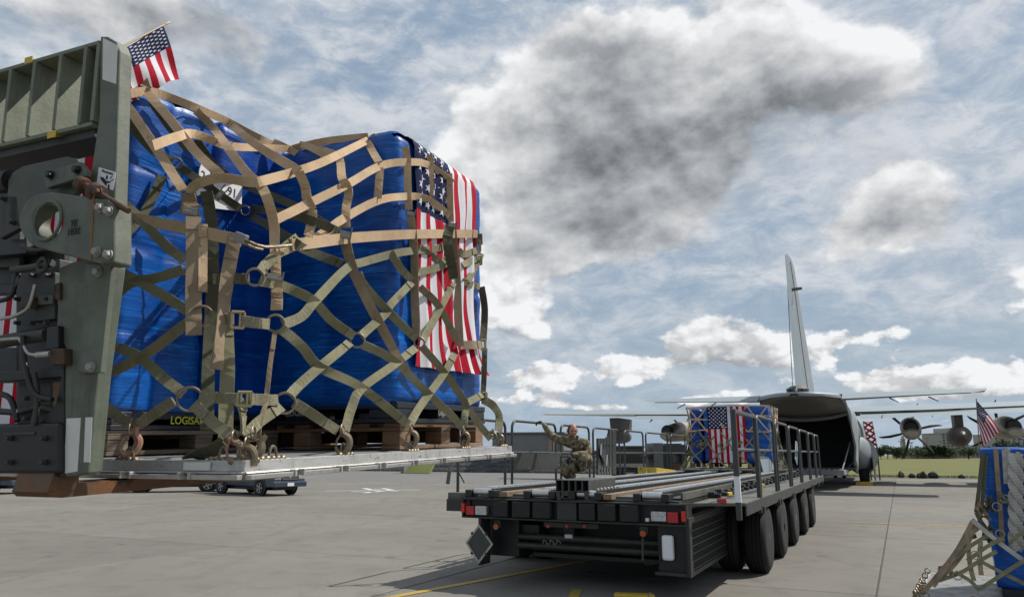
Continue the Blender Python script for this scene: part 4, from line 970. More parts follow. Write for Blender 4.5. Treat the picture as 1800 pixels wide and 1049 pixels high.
# warning sticker
P0 = [hy(px, py, YF-.001) for px, py in ((174, 294), (204, 303), (199, 335), (170, 324))]
ws = MB().prism(P0, (0, 0, 0), (0, -.0008, 0)).build('warning_sticker', m_paper, fc, ML)
bs = ML @ basis(hy(190, 304, YF-.0022), P0[1]-P0[0], P0[0]-P0[3]); text('WARNING', .0105, bs, m_ink, ws)
def spoly(pts): return MB().prism([hy(px, py, YF-.002) for px, py in pts], (0, 0, 0), (0, -.0006, 0)).build('pictogram', m_ink, ws, ML)
spoly([(178.5, 301), (181, 297), (183.5, 302.5)]); spoly([(176, 311), (182, 312), (187, 318), (195, 319), (195, 321), (188, 322), (187, 328), (184, 324), (178, 317)])
for a in (((187, 308), (190, 309), (189, 316), (186, 315)), ((190, 324), (193, 325), (192, 333), (189, 332)), ((193, 313), (198, 309), (198, 310.5), (194, 314.5)), ((194, 317), (200, 315), (200, 316.5), (195, 318))): spoly(a)
# upper bracket with its cleat, rusty pin and rod
pl([(14, 318), (22, 303), (40, 292), (116, 275), (134, 279), (150, 300), (148, 322), (128, 345), (60, 372), (34, 402), (12, 378)], YF-.01, .02, m_greenm, name='bracket')
pl([(74, 305), (140, 284), (152, 300), (150, 309), (82, 331)], YF-.045, .02, m_green, 'cleat'); bolt(90, 308, YF-.046, .012, m_black); bolt(137, 299, YF-.046, .012, m_black)
pl([(0, 340), (30, 345), (36, 400), (0, 420)], YF-.01, .02, m_greend, 'bracket_web')
A_, B_ = hy(150, 327, YF-.06), hy(226, 371, YF-.06)
MB().tube([A_, B_], [.012, .009], 10).build('rusty_rod', m_rust, fc, ML, smooth=True)
for px, py, r_ in ((146, 326, .026), (170, 339, .030)):
    c = hy(px, py, YF-.06); d = (B_-A_).normalized(); MB().lathe([(r_*.5, -.02), (r_*.95, -.016), (r_, 0), (r_*.95, .012), (r_*.5, .016)], c, d, 12).build('rusty_collar', m_rust, fc, ML, smooth=True)
bolt(174, 338, YF-.09, .012, m_rust)
for k in range(9): bolt(34+(k%3)*26, 484+(k//3)*42, YF+.008, .007, m_greend)
for px, py in ((8, 350), (24, 392), (50, 700), (78, 702), (50, 735), (20, 770), (80, 770), (20, 812), (80, 812)): bolt(px, py, YF-.021 if py > 750 else YF-.012, .007, m_greend)
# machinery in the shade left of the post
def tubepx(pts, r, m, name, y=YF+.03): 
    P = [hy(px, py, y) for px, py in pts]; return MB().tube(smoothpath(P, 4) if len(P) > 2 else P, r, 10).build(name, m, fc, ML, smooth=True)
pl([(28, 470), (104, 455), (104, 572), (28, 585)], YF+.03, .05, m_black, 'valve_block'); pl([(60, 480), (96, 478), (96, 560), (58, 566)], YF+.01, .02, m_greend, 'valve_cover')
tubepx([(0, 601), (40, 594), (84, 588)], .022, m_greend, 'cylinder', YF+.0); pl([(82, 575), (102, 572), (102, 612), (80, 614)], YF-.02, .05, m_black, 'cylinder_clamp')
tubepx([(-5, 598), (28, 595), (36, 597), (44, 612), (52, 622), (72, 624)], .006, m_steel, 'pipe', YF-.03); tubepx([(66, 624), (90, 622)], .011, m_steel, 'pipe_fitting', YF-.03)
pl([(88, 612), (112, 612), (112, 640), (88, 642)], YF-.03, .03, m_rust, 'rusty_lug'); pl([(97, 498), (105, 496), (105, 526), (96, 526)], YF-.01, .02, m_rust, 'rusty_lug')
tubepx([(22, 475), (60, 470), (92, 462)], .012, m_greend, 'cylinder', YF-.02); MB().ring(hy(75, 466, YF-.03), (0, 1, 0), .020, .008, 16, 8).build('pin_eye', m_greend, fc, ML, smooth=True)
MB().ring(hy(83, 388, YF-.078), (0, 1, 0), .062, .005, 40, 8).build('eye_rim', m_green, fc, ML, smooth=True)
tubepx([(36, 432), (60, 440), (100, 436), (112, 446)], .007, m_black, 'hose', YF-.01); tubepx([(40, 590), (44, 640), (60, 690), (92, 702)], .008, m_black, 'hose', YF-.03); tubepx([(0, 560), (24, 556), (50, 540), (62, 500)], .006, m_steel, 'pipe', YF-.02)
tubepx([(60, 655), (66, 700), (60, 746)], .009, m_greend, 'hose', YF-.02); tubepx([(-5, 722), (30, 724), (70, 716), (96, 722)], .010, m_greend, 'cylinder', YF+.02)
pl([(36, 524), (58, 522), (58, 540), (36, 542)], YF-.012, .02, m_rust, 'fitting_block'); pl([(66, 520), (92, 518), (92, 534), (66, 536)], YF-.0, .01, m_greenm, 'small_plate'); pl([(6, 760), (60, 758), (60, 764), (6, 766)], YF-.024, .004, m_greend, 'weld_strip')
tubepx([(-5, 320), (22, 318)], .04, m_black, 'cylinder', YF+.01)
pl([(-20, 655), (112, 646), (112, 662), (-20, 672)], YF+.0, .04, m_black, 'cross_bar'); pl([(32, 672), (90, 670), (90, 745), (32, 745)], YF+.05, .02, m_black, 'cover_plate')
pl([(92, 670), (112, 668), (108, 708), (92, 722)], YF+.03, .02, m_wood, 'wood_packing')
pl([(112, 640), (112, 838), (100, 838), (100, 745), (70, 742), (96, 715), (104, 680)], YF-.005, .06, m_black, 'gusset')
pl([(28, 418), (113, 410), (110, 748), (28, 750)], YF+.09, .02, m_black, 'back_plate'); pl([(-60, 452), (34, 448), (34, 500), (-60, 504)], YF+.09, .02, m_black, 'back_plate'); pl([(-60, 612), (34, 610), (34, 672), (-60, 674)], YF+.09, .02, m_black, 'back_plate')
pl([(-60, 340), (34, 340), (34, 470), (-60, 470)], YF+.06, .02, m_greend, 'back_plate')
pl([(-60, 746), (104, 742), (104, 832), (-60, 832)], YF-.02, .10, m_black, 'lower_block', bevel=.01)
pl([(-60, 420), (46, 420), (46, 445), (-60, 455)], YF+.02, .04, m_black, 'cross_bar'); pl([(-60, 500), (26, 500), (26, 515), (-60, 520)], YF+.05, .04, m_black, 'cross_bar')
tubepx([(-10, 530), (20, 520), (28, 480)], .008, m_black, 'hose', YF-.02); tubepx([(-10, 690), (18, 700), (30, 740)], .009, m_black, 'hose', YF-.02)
# forks
fxr = hy(84, 850, -.30).x; fxl = hy(22, 850, -.30).x; zh0 = hy(84, 877, -.30).z; zt0 = -.064
def fork(x0, x1):
    prof = [(-.30, zh0+.02), (-.285, zh0+.004), (-.25, zh0), (.9, -.095), (1.55, -.078), (1.6, zt0-.006), (1.56, zt0), (-.10, zt0), (-.20, zt0-.0), (-.20, .05), (-.26, .05), (-.30, zt0-.02)]
    return MB().prism([(x0, y, z) for y, z in prof], (0, 0, 0), (x1-x0, 0, 0)).build('fork', m_fork, fc, ML, bevel=.008)
fork(fxl, fxr); fork(fxl-1.05, fxl-1.05+(fxr-fxl))

# ------------------------------------------------------------------ aircraft cargo loader
MK = frame((2.205, 9.774, 0), 26)
MKi = MK.inverted(); CAMK = MKi @ Vector((0, 0, EYE))
def rk(px, py): return (MKi.to_3x3() @ ray(px, py)).normalized()
def ky(px, py, y): d = rk(px, py); return CAMK+d*((y-CAMK.y)/d.y)
def kx(px, py, x): d = rk(px, py); return CAMK+d*((x-CAMK.x)/d.x)
def kz(px, py, z): d = rk(px, py); return CAMK+d*((z-CAMK.z)/d.z)
kl = thing('cargo_loader', 'dark green aircraft cargo loader with a roller deck, hoop railings and many big wheels', 'cargo loader', None, M=MK @ Matrix.Translation((-1.6, 7.5, 0)))
def kb(name, x0, x1, y0, y1, z0, z1, m=m_kgreen, parent=kl, bevel=.006): return MB().box(x0, x1, y0, y1, z0, z1).build(name, m, parent, MK, bevel=bevel)
WL, ZD = -3.2, 1.28
xl_ = ky(812, 880, 0).x; WL = xl_
ZB0, ZB1 = ky(1212, 926, 0).z, ky(1212, 886, 0).z
# rear bumper beam: frame, six rubber pads, lamps
bb = kb('rear_beam', WL, 0, .10, .30, ZB0, ZB1, m_kdark)
kb('beam_rim', WL, 0, 0, .10, ZB1-.02, ZB1, m_kgreen, bb, .003); kb('beam_rim', WL, 0, 0, .10, ZB0, ZB0+.02, m_kgreen, bb, .003)
for x in (WL, -.02): kb('beam_rim', x, x+.02, 0, .10, ZB0+.02, ZB1-.02, m_kgreen, bb, .002)
def kpx(px, py=890, y=0): return ky(px, py, y).x
for a, b in ((869, 893), (901, 932), (937, 968), (1018, 1046), (1051, 1082), (1090, 1122)):
    x0, x1 = kpx(a), kpx(b); p_ = kb('rubber_pad', x0, x1, -.03, .10, ZB0+.035, ZB1-.03, m_blackm, kl, .012)
    for xx in (x0+.05, x1-.05): MB().lathe([(.010, 0), (.010, .004)], (xx, -.0302, (ZB0+ZB1)/2), (0, -1, 0), 8).build('pad_bolt', m_black, p_, MK)
kb('coupling_recess', kpx(978), kpx(1012), .02, .10, ZB0+.02, ZB1-.02, m_greend)
def lens(px0, px1, py0, py1, m, name, y=.03):
    a, b = ky(px0, py1, y), ky(px1, py0, y); return kb(name, a.x, b.x, y-.02, y+.06, a.z, b.z, m, kl, .006)
lens(820, 834, 889, 904, m_refl, 'tail_light'); lens(836, 856, 889, 904, m_clear, 'reversing_light'); lens(1145, 1171, 899, 915, m_clear, 'reversing_light'); lens(1174, 1192, 900, 918, m_refl, 'tail_light')
lens(1135, 1141, 910, 916, m_white, 'small_lamp'); lens(811.5, 817, 884, 900, m_reflb, 'reflector', .0); lens(1198.5, 1205, 898, 916, m_reflb, 'reflector', .0)
for px in (964, 997, 1028): lens(px-3, px+3, 921, 927, m_refl, 'marker_light', .15)
kb('marker_bar', kpx(948), kpx(1045), .14, .20, ZB0-.09, ZB0-.02, m_greend)
# chassis box behind the beam
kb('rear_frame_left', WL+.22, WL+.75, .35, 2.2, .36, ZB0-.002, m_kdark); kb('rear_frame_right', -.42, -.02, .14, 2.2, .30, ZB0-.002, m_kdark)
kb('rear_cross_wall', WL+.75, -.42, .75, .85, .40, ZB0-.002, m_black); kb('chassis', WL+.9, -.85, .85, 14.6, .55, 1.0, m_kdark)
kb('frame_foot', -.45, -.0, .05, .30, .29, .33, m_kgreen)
for z0, z1 in ((.55, .74), (.38, .48)): kb('frame_slot', -.155, -.075, .136, .14, z0, z1, m_black, kl, 0)
kb('tool_box', kpx(898, 950, .5), kpx(950, 950, .5), .45, .74, .62, .80, m_greend); kb('battery_box', kpx(990, 950, .5), kpx(1010, 950, .5), .5, .74, .60, .86, m_greend)
kb('under_plate', WL+.9, -.5, .5, .9, .36, .42, m_black)
for z, r in ((.645, .045), (.525, .047)):
    MB().lathe([(r, 0), (r, 2.25), (r*.8, 2.27)], (WL+.74, .34, z+.0), (1, 0, 0), 16).build('steel_tube', m_kgreen, kl, MK, smooth=True)
MB().lathe([(.047, 0), (.047, 1.35)], (WL+1.05, .34, .645), (1, 0, 0), 16).build('tube_sleeve', m_greend, kl, MK, smooth=True)
for px, py in ((873, 925), (1131, 937)):
    c = ky(px, py, .1); MB().lathe([(.035, 0), (.042, .01), (.04, .03)], c, (0, -1, 0), 14).build('orange_lamp', m_orange, kl, MK, smooth=True); kb('lamp_bracket', c.x-.05, c.x+.06, .1, .14, c.z-.01, c.z+.09, m_greend, kl, .003)
c = ky(1175, 961, .1); b_ = kb('fluid_bottle', c.x-.075, c.x+.075, .04, .13, c.z-.16, c.z+.15, m_paper, kl, .03)
MB().tube([ky(1130, 945, .1), ky(1130, 985, .1)], .016, 8).build('rear_pipe', m_rail, kl, MK, smooth=True); MB().tube(smoothpath([ky(1128, 985, .12), ky(1140, 992, .12), ky(1160, 985, .12), ky(1170, 970, .14)]), .008, 6).build('hose', m_black, kl, MK)
c = ky(1000, 942, .3); kb('valve', c.x-.06, c.x+.06, .28, .34, c.z-.03, c.z+.03, m_clear, kl, .01)
for k in range(5):
    c = ky(955+k*6, 955+(k % 2)*6, .32); MB().tube(smoothpath([c, c+Vector((.01, -.02, .05)), c+Vector((.05, 0, .02)), c+Vector((.04, .02, -.04))]), .006, 6).build('hose_coupling', m_bolt, kl, MK)
# diamond placard at the left
c = ky(843, 954, .0); mb = MB(); mbf = MB(); r1 = .235
dm = [(0, 1.12), (.98, 0), (0, -1.18), (-.92, 0)]
pc = mb.prism([(c.x+x*r1, -.02, c.z+z*r1) for x, z in dm], (0, 0, 0), (0, .012, 0)).build('placard', m_rail, kl, MK)
for i in range(4):
    (xa, za), (xb, zb2) = dm[i], dm[(i+1) % 4]; a = Vector((c.x+xa*r1, -.025, c.z+za*r1)); b = Vector((c.x+xb*r1, -.025, c.z+zb2*r1)); ctr = Vector((c.x, -.025, c.z))
    MB().prism([a, b, b.lerp(ctr, .16), a.lerp(ctr, .16)], (0, -.003, 0), (0, .003, 0)).build('placard_edge', m_steel, pc, MK)
    m_ = a.lerp(b, .5); MB().cbox(m_, .035, .014, .035, Matrix.Rotation(R(45), 3, 'Y')).build('placard_clip', m_greend, pc, MK)
kb('placard_bracket', c.x-.02, c.x+.02, -.01, .30, c.z-.3, c.z+.35, m_greend); 
# side radiator grille
m_grl = mat('grille_grey', (.13, .13, .125), .5, .3)
ga, gb = .12, kx(1280, 940, -.01).y
mb = kb('side_panel', -.03, -.012, ga-.1, gb+.3, .30, 1.02, m_black, kl, .003)
for k in range(7):
    z = .36+k*.095; MB().box(-.014, .008, ga+.05, gb-.05, z-.005, z+.005).build('grille_bar', m_grl, mb, MK)
gm = MB()
for k in range(40):
    y = ga+.05+(gb-ga-.1)*k/39; gm.box(-.013, .001, y-.004, y+.004, .36, .93)
for k in range(26):
    z = .36+k*.0228; gm.box(-.013, .0, ga+.05, gb-.05, z-.0025, z+.0025)
gm.build('grille_mesh', m_greend, mb, MK)
for y0_, y1_ in ((ga-.1, ga+.04), (gb-.04, gb+.02)): kb('grille_frame', -.012, .02, y0_, y1_, .29, 1.0, m_kgreen, mb, .003)
kb('grille_frame', -.012, .02, ga+.04, gb-.04, .94, 1.0, m_kgreen, mb, .003); kb('grille_frame', -.012, .02, ga+.04, gb-.04, .29, .345, m_kgreen, mb, .003)
for k in range(9): MB().box(-.10, -.02, gb+.05, gb+.26, .40+k*.055, .43+k*.055).build('louvre', m_kgreen, kl, MK)
# wheels
def wheel(x, y, first=[None]):
    if first[0] is None:
        r, wd = .52, .34
        h = MB().lathe([(.10, -.02), (.13, .0), (.13, .06), (.07, .10)], (x-.10, y, r), (1, 0, 0), 16).build('wheel', m_rim, kl, MK, smooth=True)
        pr = [(.30, -wd/2), (.44, -wd/2-.004), (.495, -wd/2+.03), (.517, -wd/2+.07)]
        for g in (-.09, -.03, .03, .09): pr += [(.52, g-.016), (.506, g-.010), (.506, g+.010), (.52, g+.016)]
        pr += [(.517, wd/2-.07), (.495, wd/2-.03), (.44, wd/2+.004), (.30, wd/2)]
        MB().lathe(pr, (x-wd/2, y, r), (1, 0, 0), 40).build('tyre', m_tyre, h, MK, smooth=True)
        MB().lathe([(.315, -.16), (.315, .165), (.285, .165), (.27, .08), (.14, .03), (.10, .05)], (x-wd/2, y, r), (1, 0, 0), 30).build('rim', m_rim, h, MK, smooth=True)
        nut = MB()
        for k in range(10): a = k*.628; nut.lathe([(.014, 0), (.014, .03)], (x-wd/2+.03, y+math.cos(a)*.19, r+math.sin(a)*.19), (1, 0, 0), 6)
        nut.build('wheel_nuts', m_bolt, h, MK); first[0] = (h, x, y); return h
    h, x0, y0 = first[0]; c = copy_tree(h, kl); d = WM[kl.name].inverted().to_3x3() @ (MK.to_3x3() @ Vector((x-x0, y-y0, 0)))
    c.location = h.location+d; return c
for y in (2.93, 4.92, 6.97, 9.25, 11.27):
    for x in (.59, .17, WL-.17+.34, WL-.59+.34): wheel(x, y)
    kb('axle', WL+.1, -.1, y-.09, y+.09, .45, .62, m_kdark)
# deck and catwalks
kb('deck_plate', WL+.15, -.12, .12, 15.0, 1.06, 1.20, m_kgreen)
CR = .62; CLx = ky(785, 860, .06).x
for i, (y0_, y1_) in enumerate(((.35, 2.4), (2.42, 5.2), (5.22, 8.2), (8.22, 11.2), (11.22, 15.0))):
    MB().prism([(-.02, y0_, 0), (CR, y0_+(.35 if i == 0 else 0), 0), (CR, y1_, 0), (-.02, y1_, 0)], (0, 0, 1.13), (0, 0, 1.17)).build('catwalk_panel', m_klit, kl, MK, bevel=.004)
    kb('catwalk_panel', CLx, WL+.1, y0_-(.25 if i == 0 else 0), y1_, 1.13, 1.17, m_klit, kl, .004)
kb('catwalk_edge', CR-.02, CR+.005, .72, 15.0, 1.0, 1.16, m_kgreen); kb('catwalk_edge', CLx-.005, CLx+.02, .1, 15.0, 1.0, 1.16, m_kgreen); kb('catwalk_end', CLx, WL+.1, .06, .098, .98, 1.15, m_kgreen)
lens(1261, 1277, 876, 884, m_refl, 'side_marker', .55); kb('side_marker', CLx-.012, CLx, .2, .3, 1.03, 1.09, m_refl)
for k in range(26):
    y = 1.6+k*.52; x = -.05+rnd.uniform(-.02, .02)
    b_ = MB().box(x, x+.10, y, y+.22, 1.17, 1.27+rnd.uniform(-.02, .05)).box(x+.10, x+.17, y+.05, y+.16, 1.17, 1.23); b_.build('side_lock', m_kgreen if k % 3 else m_kdark, kl, MK, bevel=.01)
    b_ = MB().box(WL+.02, WL+.10, y, y+.12, 1.17, 1.25+rnd.uniform(-.01, .03)); b_.build('side_lock', m_kdark, kl, MK, bevel=.01)
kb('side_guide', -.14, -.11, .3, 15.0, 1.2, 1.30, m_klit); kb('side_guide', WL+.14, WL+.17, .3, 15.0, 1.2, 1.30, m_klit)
kb('yellow_pad', -.02, .14, 2.2, 2.5, 1.171, 1.22, m_yel); kb('yellow_pad', -.02, .12, 5.9, 6.2, 1.171, 1.22, m_yel)
# roller strips
xs = [kpx(p, 868, .2) for p in (853, 956, 1035, 1150)]
for i, x in enumerate(xs):
    kb('roller_channel', x-.10, x-.075, .25, 14.9, 1.2, 1.30, m_kdark, kl, .002); kb('roller_channel', x+.075, x+.10, .25, 14.9, 1.2, 1.30, m_kdark, kl, .002)
    mb = MB()
    for k in range(96): mb.lathe([(.014, -.07), (.034, -.068), (.034, .068), (.014, .07)], (x, .42+k*.151, 1.296), (1, 0, 0), 8)
    o = stuff(mb.build('deck_rollers', m_roller, kl, MK, smooth=True))
    MB().lathe([(.02, -.13), (.052, -.125), (.052, .125), (.02, .13)], (x, .12, 1.262), (1, 0, 0), 20).build('end_roller', m_roller, kl, MK, smooth=True)
    for s_ in (-1, 1): kb('roller_bracket', x+s_*.19-.05, x+s_*.19+.05, .02, .26, 1.19, 1.29, m_black, kl, .01)
    kb('roller_tray', x-.2, x+.2, .0, .3, ZB1, 1.19, m_kdark, kl, .004)
for a, b in ((886, 930), (1066, 1128)):
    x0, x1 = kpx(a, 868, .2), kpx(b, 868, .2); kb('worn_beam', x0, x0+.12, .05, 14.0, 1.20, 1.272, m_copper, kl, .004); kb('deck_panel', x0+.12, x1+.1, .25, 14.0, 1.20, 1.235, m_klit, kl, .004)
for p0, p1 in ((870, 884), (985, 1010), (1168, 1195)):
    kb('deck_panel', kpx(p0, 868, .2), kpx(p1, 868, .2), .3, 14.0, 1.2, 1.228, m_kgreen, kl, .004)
x0, x1 = ky(977, 865, .05).x, ky(1035, 865, .05).x; z1 = ky(1000, 843, .05).z; z0 = ky(1000, 864, .05).z
n5 = 5; wd = (x1-x0)/n5; th = .012
for k in range(n5):
    a = x0+k*wd; MB().box(a, a+th, .05, 1.2, z0, z1).box(a+wd-th, a+wd-.001, .05, 1.2, z0, z1).box(a+th, a+wd-th, .05, 1.2, z0, z0+th).box(a+th, a+wd-th, .05, 1.2, z1-th, z1).box(a+th, a+wd-th, .5, .51, z0+th, z1-th, m_black).build('square_tube', m_steel if 0 else m_rail, kl, MK, bevel=.003)
for px in (980, 1030):
    x = kpx(px, 868, 0); MB().prism([(x-.03, .05, ZB1), (x+.03, .05, ZB1), (x+.01, .05, z0), (x-.05, .05, z0)], (0, 0, 0), (0, .04, 0)).build('tube_support', m_rail, kl, MK)
# hoop railings: right side and left side
def hoop(x, ya, yb, zt, zb, m=m_rail, r=.024, mid=None, lean=0.):
    rr = .14
    P = [(x, ya, zb), (x+lean, ya, zt-rr)]
    for k in range(1, 5): a = k/5*math.pi/2; P.append((x+lean, ya+rr*(1-math.cos(a)), zt-rr+rr*math.sin(a)))
    P.append((x+lean, ya+rr, zt)); P.append((x+lean, yb-rr, zt))
    for k in range(1, 5): a = k/5*math.pi/2; P.append((x+lean, yb-rr+rr*math.sin(a), zt-rr+rr*math.cos(a)))
    P += [(x+lean, yb, zt-rr), (x, yb, zb)]
    h = MB().tube(P, r, 10).build('railing_hoop', m, kl, MK, smooth=True)
    for y in (ya, yb): MB().box(x-.05, x+.05, y-.05, y+.05, zb-.04, zb+.06).build('railing_socket', m_kgreen, h, MK, bevel=.004)
    return h
XR = CR-.02
ys = [kx(p, 800, XR).y for p in (1293, 1330, 1339, 1357, 1375, 1387, 1395, 1407, 1421, 1427, 1439)]
zt_ = kx(1300, 722, XR).z
# first hoop is square steel with a white band
y0_, y1_ = ys[0], ys[1]
fh = MB().box(XR-.035, XR+.035, y0_-.03, y0_+.03, .98, zt_).box(XR-.03, XR+.03, y1_-.03, y1_+.03, .95, zt_-.03).box(XR-.03, XR+.03, y0_+.03, y1_+.03, zt_-.055, zt_).build('railing_hoop', m_rail, kl, MK, bevel=.012)
MB().box(XR+.0352, XR+.0362, y0_-.028, y0_+.028, 1.2, 1.52).box(XR-.034, XR+.034, y0_-.0312, y0_-.0302, 1.2, 1.52).build('white_band', m_paper, fh, MK)
yy = ys[1]+.15; k = 0
hy_ = []
for L_ in (1.9, 1.9, 1.9, 2.0, 1.6, 1.3):
    hy_.append((yy, yy+L_)); hoop(XR, yy, yy+L_, zt_-.01*k, .98); yy += L_+.28; k += 1
zm = kx(1300, 790, XR).z
MB().tube([(XR-.03, y0_, zm), (XR-.03, yy-.3, zm)], .022, 8).build('mid_rail', m_rail, kl, MK, smooth=True)
XL = CLx+.04
zl = kx(900, 739, XL).z
lys = [kx(p, 800, XL).y for p in (888, 900, 977, 986, 1036, 1043, 1089, 1098, 1131, 1136, 1174, 1180, 1205)]
hl = []
hl.append(hoop(XL, lys[0]-1.6, lys[0], zl-.03, 1.1)); hl.append(hoop(XL, lys[1], lys[2], zl, 1.1))
hoop(XL, lys[3], lys[4], zl, 1.1); hoop(XL, lys[5], lys[6], zl, 1.1); hoop(XL, lys[7], lys[8], zl, 1.1); hoop(XL, lys[9], lys[10], zl, 1.1); hoop(XL, lys[11], lys[12], zl, 1.1)
zm2 = kx(905, 795, XL).z
MB().tube([(XL, lys[1], zm2), (XL, lys[12], zm2)], .02, 8).build('mid_rail', m_rail, kl, MK, smooth=True)
# folded side flap left of the man, and a pale one beside the second load
def kpanel(pts, x, th, m, name, parent=kl):
    P = [kx(px, py, x) for px, py in pts]; return MB().prism(P, (0, 0, 0), (th, 0, 0)).build(name, m, parent, MK, bevel=.004)
fl = kpanel([(917, 796), (985, 797), (976, 824), (903, 825)], XL+.10, .02, m_greend, 'folded_flap')
kpanel([(910, 796), (918, 797), (905, 826), (901, 822)], XL+.13, .004, m_black, 'flap_edge', fl)
fl2 = kpanel([(1332, 800), (1349, 803), (1363, 825), (1340, 830)], XR-.1, .02, m_planel, 'folded_flap'); kpanel([(1318, 797), (1326, 796), (1342, 826), (1337, 829)], XR-.12, .01, m_black, 'flap_edge', fl2)
kpanel([(1398, 774), (1402, 778), (1401, 818), (1397, 806)], XR-.08, .01, m_planel, 'folded_flap')
# upright corner blade at the rear left of the catwalk
MB().tube([kx(787, 850, CLx), kx(790, 828, CLx), kx(796, 806, CLx)], [.03, .028, .02], 6).build('corner_post', m_rail, kl, MK); MB().tube([kx(806, 829, CLx+.2), kx(816, 848, CLx+.2)], .01, 6).build('corner_stay', m_rail, kl, MK)
kb('corner_plate', CLx, CLx+.3, .1, .5, 1.17, 1.24, m_klit)
# grey upright slat panels folded on the left side
xx = XL+.05; gp = None
for i, (a, b, ty, by) in enumerate(((1048, 1052.5, 770, 834), (1053.5, 1057.5, 770, 834), (1058.5, 1062.5, 770, 834), (1063.5, 1067, 768, 834), (1068, 1072, 754, 834), (1073, 1080, 757, 834))):
    P = [kx(a, ty, xx), kx(b, ty, xx), kx(b, by, xx), kx(a, by, xx)]; o = MB().prism(P, (0, 0, 0), (.05, 0, 0)).build('slat_panel', m_rail if i != 5 else m_greend, kl, MK, bevel=.004)
    for zz in (782, 803, 826):
        c = kx((a+b)/2, zz, xx+.052); MB().lathe([(.025, 0), (.025, .012)], c, (1, 0, 0), 8).build('bolt', m_black, o, MK)
P = [kx(px, py, xx+.09) for px, py in ((1056, 780), (1066, 799), (1065, 818), (1055, 799))]
dp = MB().prism(P, (0, 0, 0), (.01, 0, 0)).build('placard', m_rail, kl, MK)
for i in range(4):
    a, b = Vector(P[i])+Vector((.012, 0, 0)), Vector(P[(i+1) % 4])+Vector((.012, 0, 0))
    if i % 2 == 1 or i == 3: MB().tube([a, b], .014, 5).build('placard_edge', m_paper, dp, MK)
# yellow bridge plate resting on the left catwalk
P = [kz(px, py, 1.19) for px, py in ((1126, 833), (1128, 829), (1162, 829), (1160, 833))]
yw = MB(); x_, y_ = P[0].x, P[0].y
t = thing('yellow_ramp_plate', 'yellow wedge shaped plate lying on the far left catwalk of the loader', 'ramp plate', None, M=MK @ Matrix.Translation((XL+.1, lys[8]-1.3, 1.17)))
a = kx(1121, 831, XL+.05); b = kx(1160, 830, XL+.05)
MB().prism([(XL+.05, a.y, 1.175), (XL+.05, a.y, kx(1126, 821, XL+.05).z), (XL+.05, b.y, kx(1160, 826, XL+.05).z), (XL+.05, b.y, 1.175)], (0, 0, 0), (.5, 0, 0)).build('wedge', m_yel, t, MK, bevel=.01)
MB().tube([(XL+.3, a.y-.15, 1.22), (XL+.3, a.y, 1.4), (XL+.3, a.y+.2, 1.42)], .02, 6).build('handle', m_yel, t, MK)

# ------------------------------------------------------------------ second load, far end of the loader deck
def simple_net(M, x0, x1, y0, y1, z0, z1, parent, m_lo, m_hi, seed=1, nx=4, ny=3, wd=.04, face_only=False):
    """diamond side net on the near (y0) and the left and right faces plus a loose top net; frame M"""
    q = random.Random(seed); C_ = M.inverted() @ Vector((0, 0, EYE))
    zt = z0+(z1-z0)*.62
    def cell(fn, n, rows, lo, hi, m, w_):
        for i in range(n):
            for j in range(rows):
                a, b = i/n, (i+1)/n; c, d = lo+(hi-lo)*j/rows, lo+(hi-lo)*(j+1)/rows
                jt = lambda: q.uniform(-.03, .03)
                for (u0, v0, u1, v1) in ((a, c, (a+b)/2, d), (b, c, (a+b)/2, d)):
                    if j % 2: v0, v1 = v1, v0
                    A, B = Vector(fn(u0, v0)), Vector(fn(u1, v1)); mid = (A+B)/2+Vector((jt(), jt()*.5, jt()-.01))
                    strap(None, m, parent, w_, P=smoothpath([A, mid, B], 3), M=M, cam_=C_, sew=False, n=3)
    # side faces lean out to the pallet rim at the bottom
    def near(u, v): k = max(0, 1-v/.45); return (x0-.22*k+(x1-x0+.44*k)*u, y0-.04-.22*k, z0+(z1-z0)*v)
    def right(u, v): k = max(0, 1-v/.45); return (x1+.04+.2*k, y0+(y1-y0)*u, z0+(z1-z0)*v)
    def left(u, v): k = max(0, 1-v/.45); return (x0-.04-.22*k, y0+(y1-y0)*u, z0+(z1-z0)*v)
    cell(near, nx, 3, 0, .62, m_lo, wd); cell(right, ny, 3, 0, .62, m_lo, wd); cell(left, ny, 3, 0, .62, m_lo, wd)
    def nt_(u, v): return (x0+(x1-x0)*u, y0-.035, z0+(z1-z0)*v)
    for fn, n in ((nt_, nx), (lambda u, v: (x1+.035, y0+(y1-y0)*u, z0+(z1-z0)*v), ny), (lambda u, v: (x0-.035, y0+(y1-y0)*u, z0+(z1-z0)*v), ny)):
        cell(fn, n, 2, .58, 1.0, m_hi, wd)
        for v in (.80, .60): strap(None, m_hi, parent, wd, P=smoothpath([Vector(fn(i/4, v+q.uniform(-.04, .04))) for i in range(5)], 3), M=M, cam_=C_, sew=False)
    for k in range(4): 
        y = y0+(y1-y0)*k/3; strap(None, m_hi, parent, wd, P=[Vector((x0-.02, y+q.uniform(-.1, .1), z1-.03)), Vector(((x0+x1)/2, y, z1+.02)), Vector((x1+.02, y+q.uniform(-.1, .1), z1-.03))], M=M, cam_=C_, sew=False)
    # knotted bundles of spare webbing half way up
    for k in range(7):
        c = Vector((x0+(x1-x0)*q.random(), y0-.07, z0+(z1-z0)*q.uniform(.36, .5)))
        P = [c+Vector((q.uniform(-.16, .16), q.uniform(-.04, .02), q.uniform(-.10, .07))) for _ in range(6)]
        strap(None, m_lo, parent, wd, P=smoothpath(P, 3), M=M, cam_=C_, sew=False, twist=3, wob=.8)
